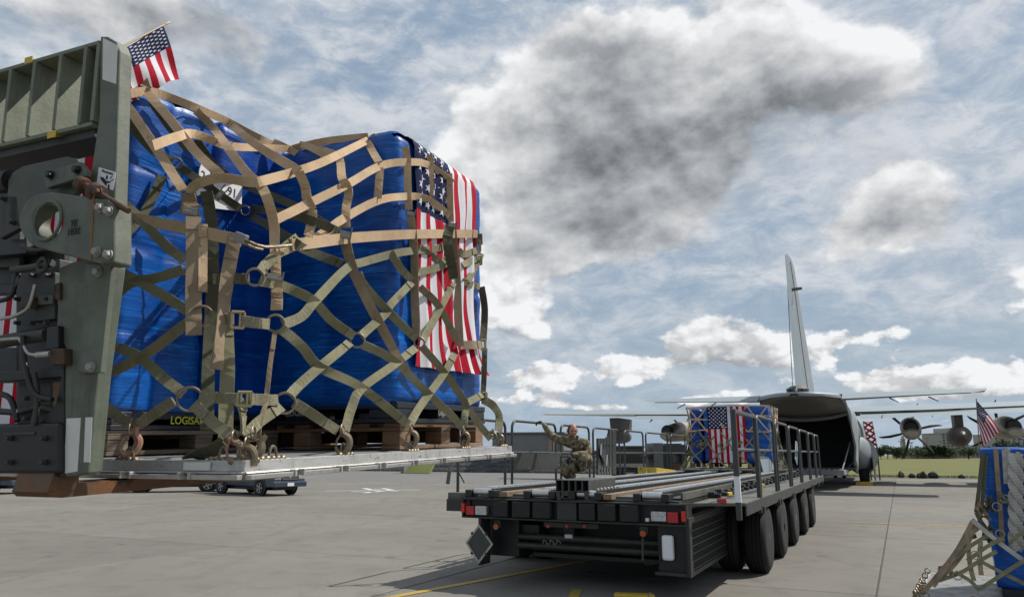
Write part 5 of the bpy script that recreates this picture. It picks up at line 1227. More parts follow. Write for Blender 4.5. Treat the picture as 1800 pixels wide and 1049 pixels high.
def small_pallet(label, M, x0, x1, y0, y1, group=None):
    t = thing('aircraft_pallet', label, 'air cargo pallet', None, M=M @ Matrix.Translation(((x0+x1)/2, (y0+y1)/2, -.057)))
    MB().box(x0+.03, x1-.03, y0+.03, y1-.03, -.055, -.002).build('deck', m_alud, t, M)
    MB().box(x0, x1, y0, y0+.03, -.035, 0).box(x0, x1, y1-.03, y1, -.035, 0).box(x0, x0+.03, y0+.03, y1-.03, -.035, 0).box(x1-.03, x1, y0+.03, y1-.03, -.035, 0).build('edge_rail', m_alu, t, M, bevel=.004)
    me = None
    pts = [(x0+.1+(x1-x0-.2)*i/5, y0-.01) for i in range(6)]+[(x1+.01, y0+.1+(y1-y0-.2)*i/4) for i in range(5)]+[(x0-.01, y0+.1+(y1-y0-.2)*i/4) for i in range(5)]
    for x, y in pts:
        if me is None:
            o = MB().cbox((x, y, 0), .07, .03, .03).ring((x, y, .03), (.3, 1, 0), .035, .007, 12, 5).build('tie_down_ring', m_hook, t, M); me = o; p0 = (x, y)
        else: o = me.copy(); COL.objects.link(o); o.location = me.location+(WM[t.name].inverted().to_3x3() @ (M.to_3x3() @ Vector((x-p0[0], y-p0[1], 0))))
    return t
ZK = 1.33
cx2 = -1.32; l2 = kz(1205, 822, ZK); 
ya2 = 12.6
XA, XB = kx(1, 1, 0), 0
xa2 = ky(1212, 800, ya2).x; xb2 = ky(1356, 800, ya2).x
M2 = MK @ Matrix.Translation((0, 0, ZK+.058))
small_pallet('aluminium aircraft pallet under the blue load at the far end of the loader', M2, xa2-.22, xb2+.24, ya2-.25, ya2+2.0)
t = thing('wooden_pallet', 'dark wooden pallet under the blue load standing on the loader', 'wooden pallet', None, M=M2 @ Matrix.Translation(((xa2+xb2)/2, ya2+.8, 0)))
for i in range(9):
    x = xa2+(xb2-xa2-.1)*i/8; MB().box(x, x+.1, ya2, ya2+1.7, .13, .15).build('top_board', m_wood, t, M2)
for i in range(5):
    x = xa2+(xb2-xa2-.12)*i/4
    for y in (ya2+.01, ya2+.8, ya2+1.58): MB().box(x, x+.12, y, y+.1, .02, .13).build('block', m_wood, t, M2)
xm = ky(1237, 800, ya2).x; h2 = ky(1270, 715, ya2).z-ZK-.058
wrapped('wrapped_box_stack', 'narrow blue wrapped stack at the left side of the load on the loader', xa2, xm-.02, ya2+.18, ya2+1.6, .15, h2-.03, m_wrap2, 11, 1, 6, n=16, M=M2, rad=.10, amp=.03)
wrapped('wrapped_box_stack', 'wide blue wrapped stack carrying a flag, on the far end of the loader', xm+.02, xb2, ya2, ya2+1.7, .15, h2+.03, m_wrap, 12, 3, 6, n=16, M=M2, rad=.12, amp=.03)
f0, f1 = ky(1245, 760, ya2-.05).x, ky(1311, 760, ya2-.05).x; fz0 = ky(1270, 716, ya2).z-ZK-.058; fz1 = ky(1280, 814, ya2).z-ZK-.058
f = flag('flag', lambda u, v: (f0+(f1-f0)*u, ya2-.045-.01*math.sin(u*25+v*3), fz0+.02-(fz0-fz1)*v), None, M2, nv=20, off=.004); tag(f, 'stars and stripes flag hung on the blue load on the loader deck', 'flag')
nt2 = thing('cargo_net', 'tan and olive cargo net over the load at the far end of the loader', 'cargo net', None, M=M2 @ Matrix.Translation(((xa2+xb2)/2, ya2+.8, 0)))
simple_net(M2, xa2, xb2, ya2, ya2+1.75, 0, h2+.02, nt2, m_olive, m_tan, 5, 4, 3)
# ------------------------------------------------------------------ third load standing on the apron at the right border
c3 = gnd(1790, 1046); 
p3 = atY(1733, 1037, 9.3)
M3 = frame((p3.x, 9.3, .15), 32, 0)
M3i = M3.inverted(); CAM3 = M3i @ Vector((0, 0, EYE))
def r3(px, py): return (M3i.to_3x3() @ ray(px, py)).normalized()
def y3(px, py, y): d = r3(px, py); return CAM3+d*((y-CAM3.y)/d.y)
small_pallet('grey aluminium aircraft pallet on the apron at the lower right corner', M3, -.70, 1.9, -.42, 1.8)
t = MB()
for i in range(4): t.box(-.6+i*.7, -.5+i*.7, -.35, 1.7, -.15, -.058)
tag(t.build('timber_bearers', m_woodg, M=M3), 'timber bearers on the concrete under the pallet at the lower right', 'bearer')
x3a = y3(1735, 900, .1).x; h3 = y3(1750, 787, .1).z
wrapped('wrapped_box_stack', 'blue wrapped carton stack at the right border with a white band over it', x3a, 1.45, .1, 1.3, .10, h3, m_wrap, 21, 2, 6, n=26, M=M3, amp=.016, rad=.03)
MB_ = MB().box(x3a+.05, 1.4, .14, 1.26, .0, .10)
tag(MB_.build('plastic_pallet', m_plblk, M=M3, bevel=.01), 'black plastic pallet under the blue carton stack at the right border', 'plastic pallet')
n3 = thing('cargo_net', 'frayed tan and olive cargo net slung off the blue stack at the right border', 'cargo net', None, M=M3)
def s3(pts, m, w_=.045, **k):
    P = [y3(px, py, y) for px, py, y in pts]; strap(None, m, n3, w_, P=smoothpath(P, 4), M=M3, cam_=CAM3, sew=k.pop('sew', False), **k)
m_wband = mat('pale_webbing', (.42, .41, .38), .8, col2=(.3, .29, .27), scale=5)
s3([(1768, 787, .05), (1770, 820, .04), (1772, 850, .03)], m_wband, .085, sew=False); 
for ph in (0, 2.1, 4.2):   # braided pale bundle
    s3([(1786+8*math.sin(ph+k*.8), 796+k*9, -.02-.04*math.cos(ph+k*.8)) for k in range(20)], m_wband, .075, twist=0, wob=.1)
s3([(1750, 788, .05), (1754, 840, .05), (1759, 900, .05), (1762, 960, .05)], m_brown, .05)
for q in ([(1728, 793, .02), (1722, 850, -.1), (1716, 900, -.2)], [(1733, 800, .02), (1728, 870, -.1), (1722, 915, -.2)], [(1716, 900, -.2), (1722, 912, -.25), (1735, 930, -.25)]): s3(q, m_olived)
for q in ([(1710, 915, -.2), (1680, 970, -.35), (1640, 1020, -.4), (1622, 1042, -.42)], [(1716, 918, -.2), (1690, 975, -.32), (1650, 1020, -.4)], [(1722, 925, -.2), (1700, 945, -.3), (1668, 990, -.38), (1640, 1030, -.42)]): s3(q, m_brown, .05)
for q in ([(1700, 935, -.3), (1705, 990, -.35), (1712, 1020, -.4)], [(1724, 950, -.3), (1722, 980, -.35), (1725, 1010, -.4)]): s3(q, m_brown, .05)
for q in ([(1668, 990, -.38), (1705, 960, -.33), (1745, 935, -.25)], [(1650, 1020, -.4), (1690, 1005, -.4), (1722, 985, -.38), (1752, 968, -.35)], [(1680, 1005, -.41), (1705, 1020, -.42), (1722, 1037, -.42)],
          [(1722, 1035, -.42), (1760, 1010, -.4), (1800, 985, -.35), (1830, 970, -.3)], [(1722, 985, -.38), (1760, 1005, -.38), (1800, 1025, -.38)], [(1700, 985, -.35), (1735, 960, -.33), (1765, 945, -.3)], [(1775, 955, -.2), (1790, 940, -.2), (1815, 925, -.2)]): s3(q, m_olive, .042)
s3([(1708, 912, -.3), (1750, 948, -.3), (1800, 985, -.32), (1830, 1005, -.32)], m_wband, .05)
qq = random.Random(4)
for c in ((1728, 900), (1742, 885), (1715, 930), (1765, 880), (1735, 940), (1664, 1012), (1705, 950)):
    P = [(c[0]+qq.uniform(-13, 13), c[1]+qq.uniform(-18, 18), -.15+qq.uniform(-.1, .1)) for _ in range(6)]; s3(P, qq.choice([m_olive, m_brown, m_olived]), .045, twist=3, wob=.9)
for px, py in ((1683, 1011), (1752, 890), (1766, 876), (1725, 1040), (1715, 975), (1758, 938)):
    c = y3(px, py, -.4 if py > 960 else -.12); MB().ring(c, CAM3-c, .045, .006, 16, 6).build('net_ring', m_steel, n3, M3, smooth=True)
for k in range(6):
    c = Vector((-.72, -.35+k*.2, .02)); MB().ring(c, (1, .2, 0), .04, .012, 12, 6).cbox(c+Vector((.03, 0, -.02)), .06, .03, .04).build('hook', m_hook, n3, M3)
a_, b_ = y3(1716, 700, .05), y3(1722, 792, .05)
hf = thing('hand_flag', 'small stars and stripes flag drooping on the blue stack at the right border', 'flag', None, M=M3 @ Matrix.Translation(b_))
MB().tube([a_, b_], .006, 6).build('stick', m_woodg, hf, M3)
e0, e1 = y3(1716, 704, .05), y3(1757, 762, .05); g0 = y3(1724, 778, .05)
def cl_3b(u, v):  # canton at the top, stripes falling to the lower right
    a = y3(1716, 704, .05); b = y3(1731, 727, .05); w0 = a+(b-a)*1.0
    C0 = [y3(1716, 703, .05), y3(1740, 731, .05), y3(1758, 757, .05)]; C1 = [y3(1721, 752, .05), y3(1724, 768, .05), y3(1727, 785, .05)]
    bz = lambda C: C[0]*(1-v)**2+(C[1]*2-C[0]*.5-C[2]*.5)*2*v*(1-v)+C[2]*v*v
    p = bz(C0).lerp(bz(C1), u)
    return tuple(p+Vector((0, .035*math.sin(u*10+v*4), 0)))
flag('cloth', cl_3b, hf, M3, nv=20, off=.003)

# ------------------------------------------------------------------ kneeling man on the loader deck
m_badge = m_camo
def skin_mesh(name, pts, edges, m, parent, M, sub=2, root=0):
    me = bpy.data.meshes.new(name); inv = WM[parent.name].inverted() @ M
    me.from_pydata([tuple(inv @ Vector(p[:3])) for p in pts], edges, []); o = bpy.data.objects.new(name, me); COL.objects.link(o); o.parent = parent; WM[o.name] = WM[parent.name]
    md = o.modifiers.new('skin', 'SKIN'); md.use_smooth_shade = True; md.branch_smoothing = .6
    for i, p in enumerate(pts):
        r_ = p[3]; r_ = r_ if isinstance(r_, tuple) else (r_, r_); me.skin_vertices[0].data[i].radius = r_; me.skin_vertices[0].data[i].use_root = (i == root)
    s_ = o.modifiers.new('sub', 'SUBSURF'); s_.levels = s_.render_levels = sub; me.materials.append(m)
    return o
pm = kz(1008, 838, 1.23+.0)
pw = MK @ Vector((XL+.85, lys[1]+1.1, 0))
dd = ray(1010, 838); 
hp = MK @ Vector((XL, (lys[1]+lys[2])/2, 0))      # depth of the rail by the hand
YP = hp.y-.15
pf = atY(1010, 838, YP)
MP = Matrix.Translation((pf.x, YP, 1.236)); sc = 1.0
person = thing('person', 'balding man in camouflage uniform kneeling on the loader deck, gloved hand on the rail', 'person', None, M=MP)
ppm = 1311/YP*1.0
def pz(px, py, d=0.):
    p = atY(px, py, YP+d); return (MP.inverted() @ p)
def V(px, py, d, r): p = pz(px, py, d); r = tuple(x*1.14 for x in r) if isinstance(r, tuple) else r*1.16; return (p.x, p.y, p.z, r)
pts = [V(1020, 815, .10, (.17, .14)),            # 0 pelvis
       V(1018, 802, .03, (.165, .13)), V(1014, 789, -.03, (.185, .14)), V(1012, 777, -.06, (.175, .115)), V(1009, 769, -.08, (.07, .065)),   # 1-4 spine, neck base
       V(995, 775, -.06, .090), V(981, 772, -.10, .072), V(968, 764, -.02, .060), V(961, 754, .06, .052), V(955, 744, .13, .042),          # 5-9 his right arm to rail
       V(1029, 776, -.04, .095), V(1035, 787, -.10, .076), V(1034, 798, -.17, .064), V(1018, 798, -.27, .054), V(1005, 801, -.33, .044),   # 10-14 left arm
       V(1032, 815, .05, .125), V(1032, 805, -.15, .118), V(1024, 802, -.30, .098), V(1024, 815, -.29, .080), V(1025, 829, -.22, .058),     # 15-19 raised leg
       V(1008, 816, .05, .125), V(1000, 821, -.12, .118), V(991, 828, -.28, .095), V(999, 835, -.12, .070), V(1010, 836, .10, .05)]        # 20-24 kneeling leg
E_ = [(0, 1), (1, 2), (2, 3), (3, 4), (3, 5), (5, 6), (6, 7), (7, 8), (8, 9), (3, 10), (10, 11), (11, 12), (12, 13), (13, 14), (0, 15), (15, 16), (16, 17), (17, 18), (18, 19), (0, 20), (20, 21), (21, 22), (22, 23), (23, 24)]
body = skin_mesh('uniform', pts, E_, m_camo, person, MP)
# head: shaped from rings so that brow, nose, jaw and cranium read
hc = pz(1006, 757, -.10); hr = Matrix.Translation(hc) @ Matrix.Scale(1.12, 4) @ Matrix.Rotation(R(12), 4, 'Z') @ Matrix.Rotation(R(-14), 4, 'X').inverted() @ Matrix.Rotation(R(4), 4, 'Y')
def headp(th, ph):
    x = math.cos(ph)*math.sin(th); y = -math.cos(ph)*math.cos(th); z = math.sin(ph)
    p = Vector((x*.078, y*.098+.004, z*.118))
    if z < 0: p.x *= 1-.34*(-z)**1.2; p.y = p.y*(1-.12*(-z)) if y < 0 else p.y*(1-.45*(-z))
    f = math.exp(-(x/.22)**2) if y < 0 else 0
    p.y -= f*(.024*math.exp(-((z+.10)/.17)**2)+.006*math.exp(-((z+.62)/.12)**2)+.010*math.exp(-((z+.47)/.08)**2))     # nose, chin, lips
    if y < 0:
        p.y += .014*math.exp(-((abs(x)-.38)/.15)**2-((z-.10)/.10)**2); p.y -= .006*math.exp(-((z-.27)/.08)**2)*math.exp(-(x/.6)**2)
        p.y -= .004*math.exp(-((abs(x)-.55)/.2)**2-((z+.18)/.15)**2)
    return p
mb = MB(); nu_, nv_ = 36, 28
vs = [headp(2*math.pi*i/nu_, -math.pi/2+math.pi*(j+.5)/nv_) for j in range(nv_) for i in range(nu_)]
mb.add(vs, [(j*nu_+i, j*nu_+(i+1) % nu_, (j+1)*nu_+(i+1) % nu_, (j+1)*nu_+i) for j in range(nv_-1) for i in range(nu_)]+[tuple(range(nu_))[::-1], tuple((nv_-1)*nu_+i for i in range(nu_))])
mb.tube([(0, .02, -.07), (0, .03, -.15)], [.052, .058], 12)
for s_ in (-1, 1): mb.loft([[Vector((s_*(.076+dx), .01+.02*math.cos(a)*k, -.005+.032*math.sin(a)*k)) for a in [2*math.pi*i/10 for i in range(10)]] for dx, k in ((-.006, .8), (.006, 1), (.014, .9), (.010, .5))])
hd = mb.build('head', m_skin, person, MP @ hr, smooth=True)
mb = MB()
for s_ in (-1, 1): mb.lathe([(.001, -.004), (.009, -.002), (.009, .002)], (s_*.029, -.088, .012), (0, 1, 0), 10)
mb.build('eyes', m_ink, hd, MP @ hr)
mb = MB()
for s_ in (-1, 1): mb.cbox((s_*.029, -.098, .030), .034, .008, .006)
mb.build('eyebrows', m_hair, hd, MP @ hr, bevel=.002); MB().cbox((0, -.102, -.055), .044, .006, .007).build('mouth', mat('lips', (.28, .10, .085), .5), hd, MP @ hr, bevel=.002)
mb = MB(); vs = []; fs = []
n1, n2 = 30, 10
for j in range(n2+1):
    for i in range(n1+1):
        th = R(62)+(R(298)-R(62))*i/n1; ph = R(-28)+(R(52)-R(-28))*j/n2; p = headp(th, ph)*1.035; vs.append(p)
mb.add(vs, [(j*(n1+1)+i, j*(n1+1)+i+1, (j+1)*(n1+1)+i+1, (j+1)*(n1+1)+i) for j in range(n2) for i in range(n1)])
mb.build('hair', m_hair, hd, MP @ hr, smooth=True)
# collar, chest pockets
cpt = pz(1009, 768, -.10)
MB().tube([cpt+Vector((.075*math.sin(a), -.02-.065*math.cos(a), .012+.012*math.cos(a))) for a in [R(25)+R(310)*i/12 for i in range(13)]], .017, 8).build('collar', m_camo, person, MP, smooth=True)
for px, py in ((1007, 781), (1024, 782)): c = pz(px, py, -.185); MB().cbox(c, .10, .03, .11).build('chest_pocket', m_camo, person, MP, bevel=.012)
# gloved hands with separate fingers
def hand(c, d, up, side, parent, curl, name='glove'):
    d, up = Vector(d).normalized(), Vector(up).normalized(); s_ = d.cross(up).normalized(); c = Vector(c)
    pts = [(*c, .030), (*(c+d*.045), (.038, .022)), (*(c+d*.085), (.040, .020))]; E2 = [(0, 1), (1, 2)]
    o = skin_mesh(name, pts, E2, m_glove, parent, MP, 1)
    for k in range(4):
        b = c+d*.092+s_*(k-1.5)*.021; L_ = (.030, .034, .032, .026)[k]; an = 0; p = b; P = [b-d*.03, b]
        for j in range(3):
            an += curl; p = p+(d*math.cos(an)-up*math.sin(an))*L_*(1-.15*j); P.append(p)
        skin_mesh('finger', [(*q_, (.0105, .0105, .010, .009, .007)[i]) for i, q_ in enumerate(P)], [(i, i+1) for i in range(4)], m_glove, o, MP, 1)
    th0 = c+d*.03+s_*side*.03; P = [th0, th0+s_*side*.025+d*.025-up*.01, th0+s_*side*.030+d*.05-up*.035]
    skin_mesh('thumb', [(*q_, .012) for q_ in P], [(0, 1), (1, 2)], m_glove, o, MP, 1)
    return o
hr_ = MK @ Vector((XL, (lys[1]+lys[2])/2, zl)); 
hand(pz(953, 741, .14), (-.9, .25, -.05), (.0, -.1, 1), 1, person, .75)
hand(pz(1004, 801, -.34), (-.6, -.2, -.75), (-.5, -.5, .6), -1, person, .45)
def boot(p, yaw):
    Mb = MP @ Matrix.Translation(p) @ Matrix.Rotation(R(yaw), 4, 'Z')
    sec = lambda y, w_, z0, z1: [Vector((math.cos(a)*w_, y, (z0+z1)/2+math.sin(a)*(z1-z0)/2)) for a in [2*math.pi*i/12 for i in range(12)]]
    b = MB().loft([sec(.08, .03, .01, .08), sec(.06, .042, 0, .12), sec(.0, .045, 0, .16), sec(-.07, .048, 0, .10), sec(-.14, .05, 0, .07), sec(-.19, .035, 0, .05)]).build('boot', m_boot, person, Mb, smooth=True)
p_ = pz(1025, 833, -.24); boot(Vector((p_.x, p_.y, -.0)), -12); p_ = pz(1012, 835, .16); boot(Vector((p_.x, p_.y, -.0)), 160)

# ------------------------------------------------------------------ transport aircraft, tail towards us
MA = frame((14.42, 37.54, 0), 27)
ac = thing('transport_aircraft', 'grey four engine propeller transport aircraft with its rear cargo ramp open', 'aircraft', None, M=MA)
NS = 28
def arc(y, w_, zb, zt, rb=.5, n=NS, open_=0.):
    """fuselage section: upper superellipse from lower right round the top to lower left"""
    cz = zb+(zt-zb)*.52; out = []
    for i in range(n+1):
        a = R(-90+open_)+(R(360-2*open_))*i/n; c, s_ = math.cos(a), math.sin(a); e = .86
        x = w_*math.copysign(abs(c)**e, c); z = cz+(zt-cz if s_ > 0 else cz-zb)*math.copysign(abs(s_)**e, s_)
        out.append(Vector((x, y, z)))
    return out
fus = [arc(7.5, 2.15, .55, 4.75), arc(12, 2.15, .5, 4.85), arc(20, 2.15, .5, 4.85), arc(24, 2.1, .6, 4.9), arc(26.5, 1.7, .8, 4.5), arc(28, 1.1, 1.2, 3.6), arc(28.8, .3, 1.9, 2.7)]
MB().loft(fus, closed=False, cap=False).build('fuselage', m_plane, ac, MA, smooth=True, solid=.08)
def aft(y, w_, zlow, zt, n=24):
    """open-bottomed section: side walls down to zlow, rounded top"""
    out = []; hs = zt-1.25 if False else max(zlow, zt-1.7)
    for i in range(6): out.append(Vector((w_*(1-.10*(1-i/5) if zlow < 1.5 else 1), y, zlow+(hs-zlow)*i/5)))
    for i in range(1, n): a = math.pi*i/n; out.append(Vector((w_*math.copysign(abs(math.cos(a))**.7, math.cos(a)), y, hs+(zt-hs)*math.sin(a)**.55)))
    for i in range(5, -1, -1): out.append(Vector((-w_*(1-.10*(1-i/5) if zlow < 1.5 else 1), y, zlow+(hs-zlow)*i/5)))
    return out
MB().loft([aft(-2.6, .2, 4.50, 4.60), aft(-1.6, 1.15, 4.52, 4.66), aft(-.6, 1.85, 4.46, 4.68), aft(.6, 2.0, 4.22, 4.70), aft(2.0, 2.08, 3.35, 4.74), aft(4.0, 2.12, 2.1, 4.78), aft(5.6, 2.14, 1.12, 4.80), aft(7.6, 2.15, .7, 4.78)], closed=False, cap=False).build('tail_shell', m_plane, ac, MA, smooth=True, solid=.10)
# underside of the beaver tail, upswept door inside
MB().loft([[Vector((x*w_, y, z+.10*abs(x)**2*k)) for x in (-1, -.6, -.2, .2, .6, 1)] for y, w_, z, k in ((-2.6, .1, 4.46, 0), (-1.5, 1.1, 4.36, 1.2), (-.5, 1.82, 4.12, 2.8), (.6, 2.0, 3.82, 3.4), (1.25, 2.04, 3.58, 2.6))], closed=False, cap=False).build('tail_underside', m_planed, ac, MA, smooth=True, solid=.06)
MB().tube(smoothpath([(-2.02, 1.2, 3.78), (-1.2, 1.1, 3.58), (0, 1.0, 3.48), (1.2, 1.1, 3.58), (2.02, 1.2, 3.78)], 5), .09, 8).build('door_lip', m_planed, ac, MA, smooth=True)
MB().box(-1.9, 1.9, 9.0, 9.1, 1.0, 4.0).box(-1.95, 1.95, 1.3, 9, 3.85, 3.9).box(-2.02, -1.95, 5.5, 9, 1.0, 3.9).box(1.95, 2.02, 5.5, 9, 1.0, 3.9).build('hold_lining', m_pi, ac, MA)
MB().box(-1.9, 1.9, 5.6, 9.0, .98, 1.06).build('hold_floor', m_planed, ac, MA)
MB().prism([(0, 1.9, 1.0), (0, 5.6, .98), (0, 5.6, .74), (0, 2.1, .72)], (-1.55, 0, 0), (1.6, 0, 0)).build('cargo_ramp', m_plane, ac, MA, bevel=.03)
for i in range(12): 
    x = -1.35+i*.25; MB().box(x-.04, x+.04, 1.95, 8.8, 1.062 if i > 100 else 1.003, 1.05).build('ramp_roller', m_steel, ac, MA)
for s_ in (-1, 1):
    MB().tube([(s_*1.5, 2.3, 1.0), (s_*1.85, 4.6, 2.4)], .035, 6).build('ramp_strut', m_planel, ac, MA)
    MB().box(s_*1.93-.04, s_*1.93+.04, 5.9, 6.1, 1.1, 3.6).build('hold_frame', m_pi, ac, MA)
# fin with rudder
def foil(le, te, th, n=10):
    """airfoil outline between leading edge point and trailing edge point, thickness vector th"""
    out = []
    for i in range(n+1): t_ = i/n; k = 2.6*(math.sqrt(t_)-t_)*(1-.25*t_); out.append(le.lerp(te, t_)+th*k)
    for i in range(n-1, 0, -1): t_ = i/n; k = 2.6*(math.sqrt(t_)-t_)*(1-.25*t_); out.append(le.lerp(te, t_)-th*k)
    return out
Xv = Vector((1, 0, 0)); Zv = Vector((0, 0, 1))
finp = [(4.6, 6.6, -.2, .42), (7.2, 4.6, -.45, .33), (9.6, 2.6, -.75, .24), (11.4, 1.4, -1.2, .17), (11.75, .8, -1.2, .10)]
MB().loft([foil(Vector((0, le, z)), Vector((0, te+.0, z)), Xv*th) for z, le, te, th in finp]).build('fin', m_plane, ac, MA, smooth=True)
MB().loft([foil(Vector((0, te+1.35*k, z)), Vector((0, te-.75*k, z)), Xv*th*.62) for z, le, te, th, k in ((4.7, 0, -.7, .42, 1), (7.2, 0, -1.1, .33, .8), (9.6, 0, -1.4, .24, .6), (11.5, 0, -1.6, .17, .45))]).build('rudder', m_planel, ac, MA, smooth=True)
MB().tube([(.36, .3, 4.8), (.27, .0, 7.2), (.18, -.25, 9.6), (.10, -.6, 11.4)], .02, 4).tube([(-.36, .3, 4.8), (-.27, .0, 7.2), (-.18, -.25, 9.6), (-.10, -.6, 11.4)], .02, 4).build('rudder_hinge', m_soot, ac, MA)
MB().tube([(0, -.6, 9.95), (.55, -.6, 9.97)], [.10, .07], 8).build('fin_fairing', m_planed, ac, MA, smooth=True)
MB().lathe([(.15, 0), (.5, .1), (.55, .3), (.3, .45)], (0, -.9, 4.6), (0, 0, 1), 14).build('tail_fairing', m_planed, ac, MA, smooth=True)
for k in (-.3, 0, .3): MB().lathe([(.08, 0), (.06, .05)], (k, -1.45, 4.82), (0, -1, 0), 10).build('tail_light', m_clear if k == 0 else m_black, ac, MA)
# stabiliser and drooped elevators
for s_ in (-1, 1):
    MB().loft([foil(Vector((s_*x, le, z)), Vector((s_*x, te, z)), Zv*th) for x, le, te, z, th in ((.0, 4.0, .4, 4.72, .26), (1.9, 3.5, .3, 4.68, .24), (8.0, 2.0, .25, 4.72, .10))]).build('stabiliser', m_planel, ac, MA, smooth=True)
    MB().loft([foil(Vector((s_*x, le, z)), Vector((s_*x, te, z2)), Zv*th) for x, le, te, z, z2, th in ((1.95, .35, -.95, 4.70, 4.36, .10), (7.3, .3, -.45, 4.72, 4.50, .05), (7.95, .3, -.1, 4.72, 4.62, .04))]).build('elevator', m_planel, ac, MA, smooth=True)
    MB().tube([(s_*1.95, -.98, 4.35), (s_*7.3, -.47, 4.495)], .022, 5).build('elevator_trim_edge', m_planed, ac, MA)
    for xx in (4.0, 5.6): MB().tube([(s_*xx, -.8, 4.35), (s_*(xx+.35), -1.1, 4.12)], [.035, .02], 5).build('elevator_horn', m_soot, ac, MA)
# wing
WY = 14.0
for s_ in (-1, 1):
    MB().loft([foil(Vector((s_*x, WY+le, z+.22)), Vector((s_*x, WY+te, z)), Zv*th) for x, le, te, z, th in ((0, 2.0, -1.9, 4.38, .50), (6, 2.0, -1.9, 4.42, .49), (20.1, .6, -1.0, 4.78, .13))]).build('wing', m_planel, ac, MA, smooth=True)
    MB().loft([foil(Vector((s_*x, WY+le, z)), Vector((s_*x, WY+te, z2)), Zv*th) for x, le, te, z, z2, th in ((2.2, -1.7, -3.0, 4.26, 3.88, .09), (12.4, -1.5, -2.5, 4.46, 4.18, .07))]).build('flap', m_planel, ac, MA, smooth=True)
    MB().box(min(s_*2.3, s_*12.4), max(s_*2.3, s_*12.4), WY-2.02, WY-1.98, 4.24, 4.30).build('flap_gap', m_soot, ac, MA)
    MB().loft([foil(Vector((s_*x, WY+le, z)), Vector((s_*x, WY+te, z2)), Zv*th) for x, le, te, z, z2, th in ((12.5, -1.3, -2.4, 4.52, 4.36, .07), (19.9, -.95, -1.6, 4.78, 4.70, .05))]).build('aileron', m_planed, ac, MA, smooth=True)
    for xx in (3.5, 6.2, 8.6, 11.2): MB().tube([(s_*xx, WY-1.9, 4.2), (s_*(xx-.1), WY-2.9, 3.95)], [.07, .03], 5).build('flap_track', m_soot, ac, MA)
def engine(x, zc=3.35, ang=0.):
    e = MB().loft([[Vector((x+w_*math.cos(a), WY+y, z+h*math.sin(a)*(1.15 if math.sin(a) < 0 else .9))) for a in [2*math.pi*i/18 for i in range(18)]] for y, w_, h, z in ((-2.6, .36, .18, 3.0), (-1.8, .52, .40, 3.1), (-.4, .60, .62, 3.35), (1.5, .62, .70, 3.5), (3.6, .60, .68, 3.5), (4.4, .42, .46, 3.5))]).build('engine_nacelle', m_brass, ac, MA, smooth=True)
    MB().lathe([(.42, 0), (.42, .25), (.30, .45)], (x, WY-1.75, 3.32), (0, -1, .15), 16).build('exhaust', m_soot, e, MA, smooth=True)
    MB().lathe([(.40, 0), (.34, .35), (.05, .8)], (x, WY+4.4, 3.5), (0, 1, 0), 16).build('spinner', m_soot, e, MA, smooth=True)
    for k in range(6):
        a = R(ang+60*k); d = Vector((math.cos(a), 0, math.sin(a))); tn = Vector((-math.sin(a), 0, math.cos(a))); c = Vector((x, WY+4.75, 3.3)); S_ = []
        for rr, ch, sw in ((.25, .07, 0), (.7, .10, .02), (1.3, .12, .0), (1.8, .09, -.08), (2.0, .03, -.16)):
            p = c+d*rr+tn*sw; cv = (tn*.75+Vector((0, .66, 0))).normalized()*ch; S_.append([p-cv, p+d.cross(cv).normalized()*.025, p+cv, p-d.cross(cv).normalized()*.025])
        b = MB().loft(S_).build('propeller_blade', m_soot, e, MA, smooth=True)
        p = c+d*1.93+tn*-.13; MB().cbox(p, .06, .04, .06).build('blade_tip', m_paper, b, MA)
    return e
for x, a in ((4.94, 15), (10.16, 35), (-4.94, 40), (-10.16, 20)): engine(x, ang=a)
def pod(x, r, y0_, y1_, zc, name, pw_=.5):
    MB().lathe([(r*.1, y0_), (r*.55, y0_+(y1_-y0_)*.06), (r*.9, y0_+(y1_-y0_)*.18), (r, y0_+(y1_-y0_)*.35), (r, y0_+(y1_-y0_)*.65), (r*.8, y0_+(y1_-y0_)*.85), (r*.1, y1_)], (x, WY, zc), (0, 1, 0), 20).build(name, m_planed, ac, MA, smooth=True)
    MB().prism([(x, WY-1.6, zc+r*.8), (x, WY+1.2, zc+r*.8), (x, WY+1.4, 4.35), (x, WY-1.8, 4.35)], (-pw_/2, 0, 0), (pw_/2, 0, 0)).build('pylon', m_planed, ac, MA, bevel=.03)
pod(7.5, .62, -3.6, 4.2, 2.85, 'fuel_tank', .45); pod(-7.5, .62, -3.6, 4.2, 2.85, 'fuel_tank', .45); pod(-14.1, .52, -2.9, 1.6, 3.05, 'refuelling_pod', .7); pod(14.1, .52, -2.9, 1.6, 3.05, 'refuelling_pod', .7)
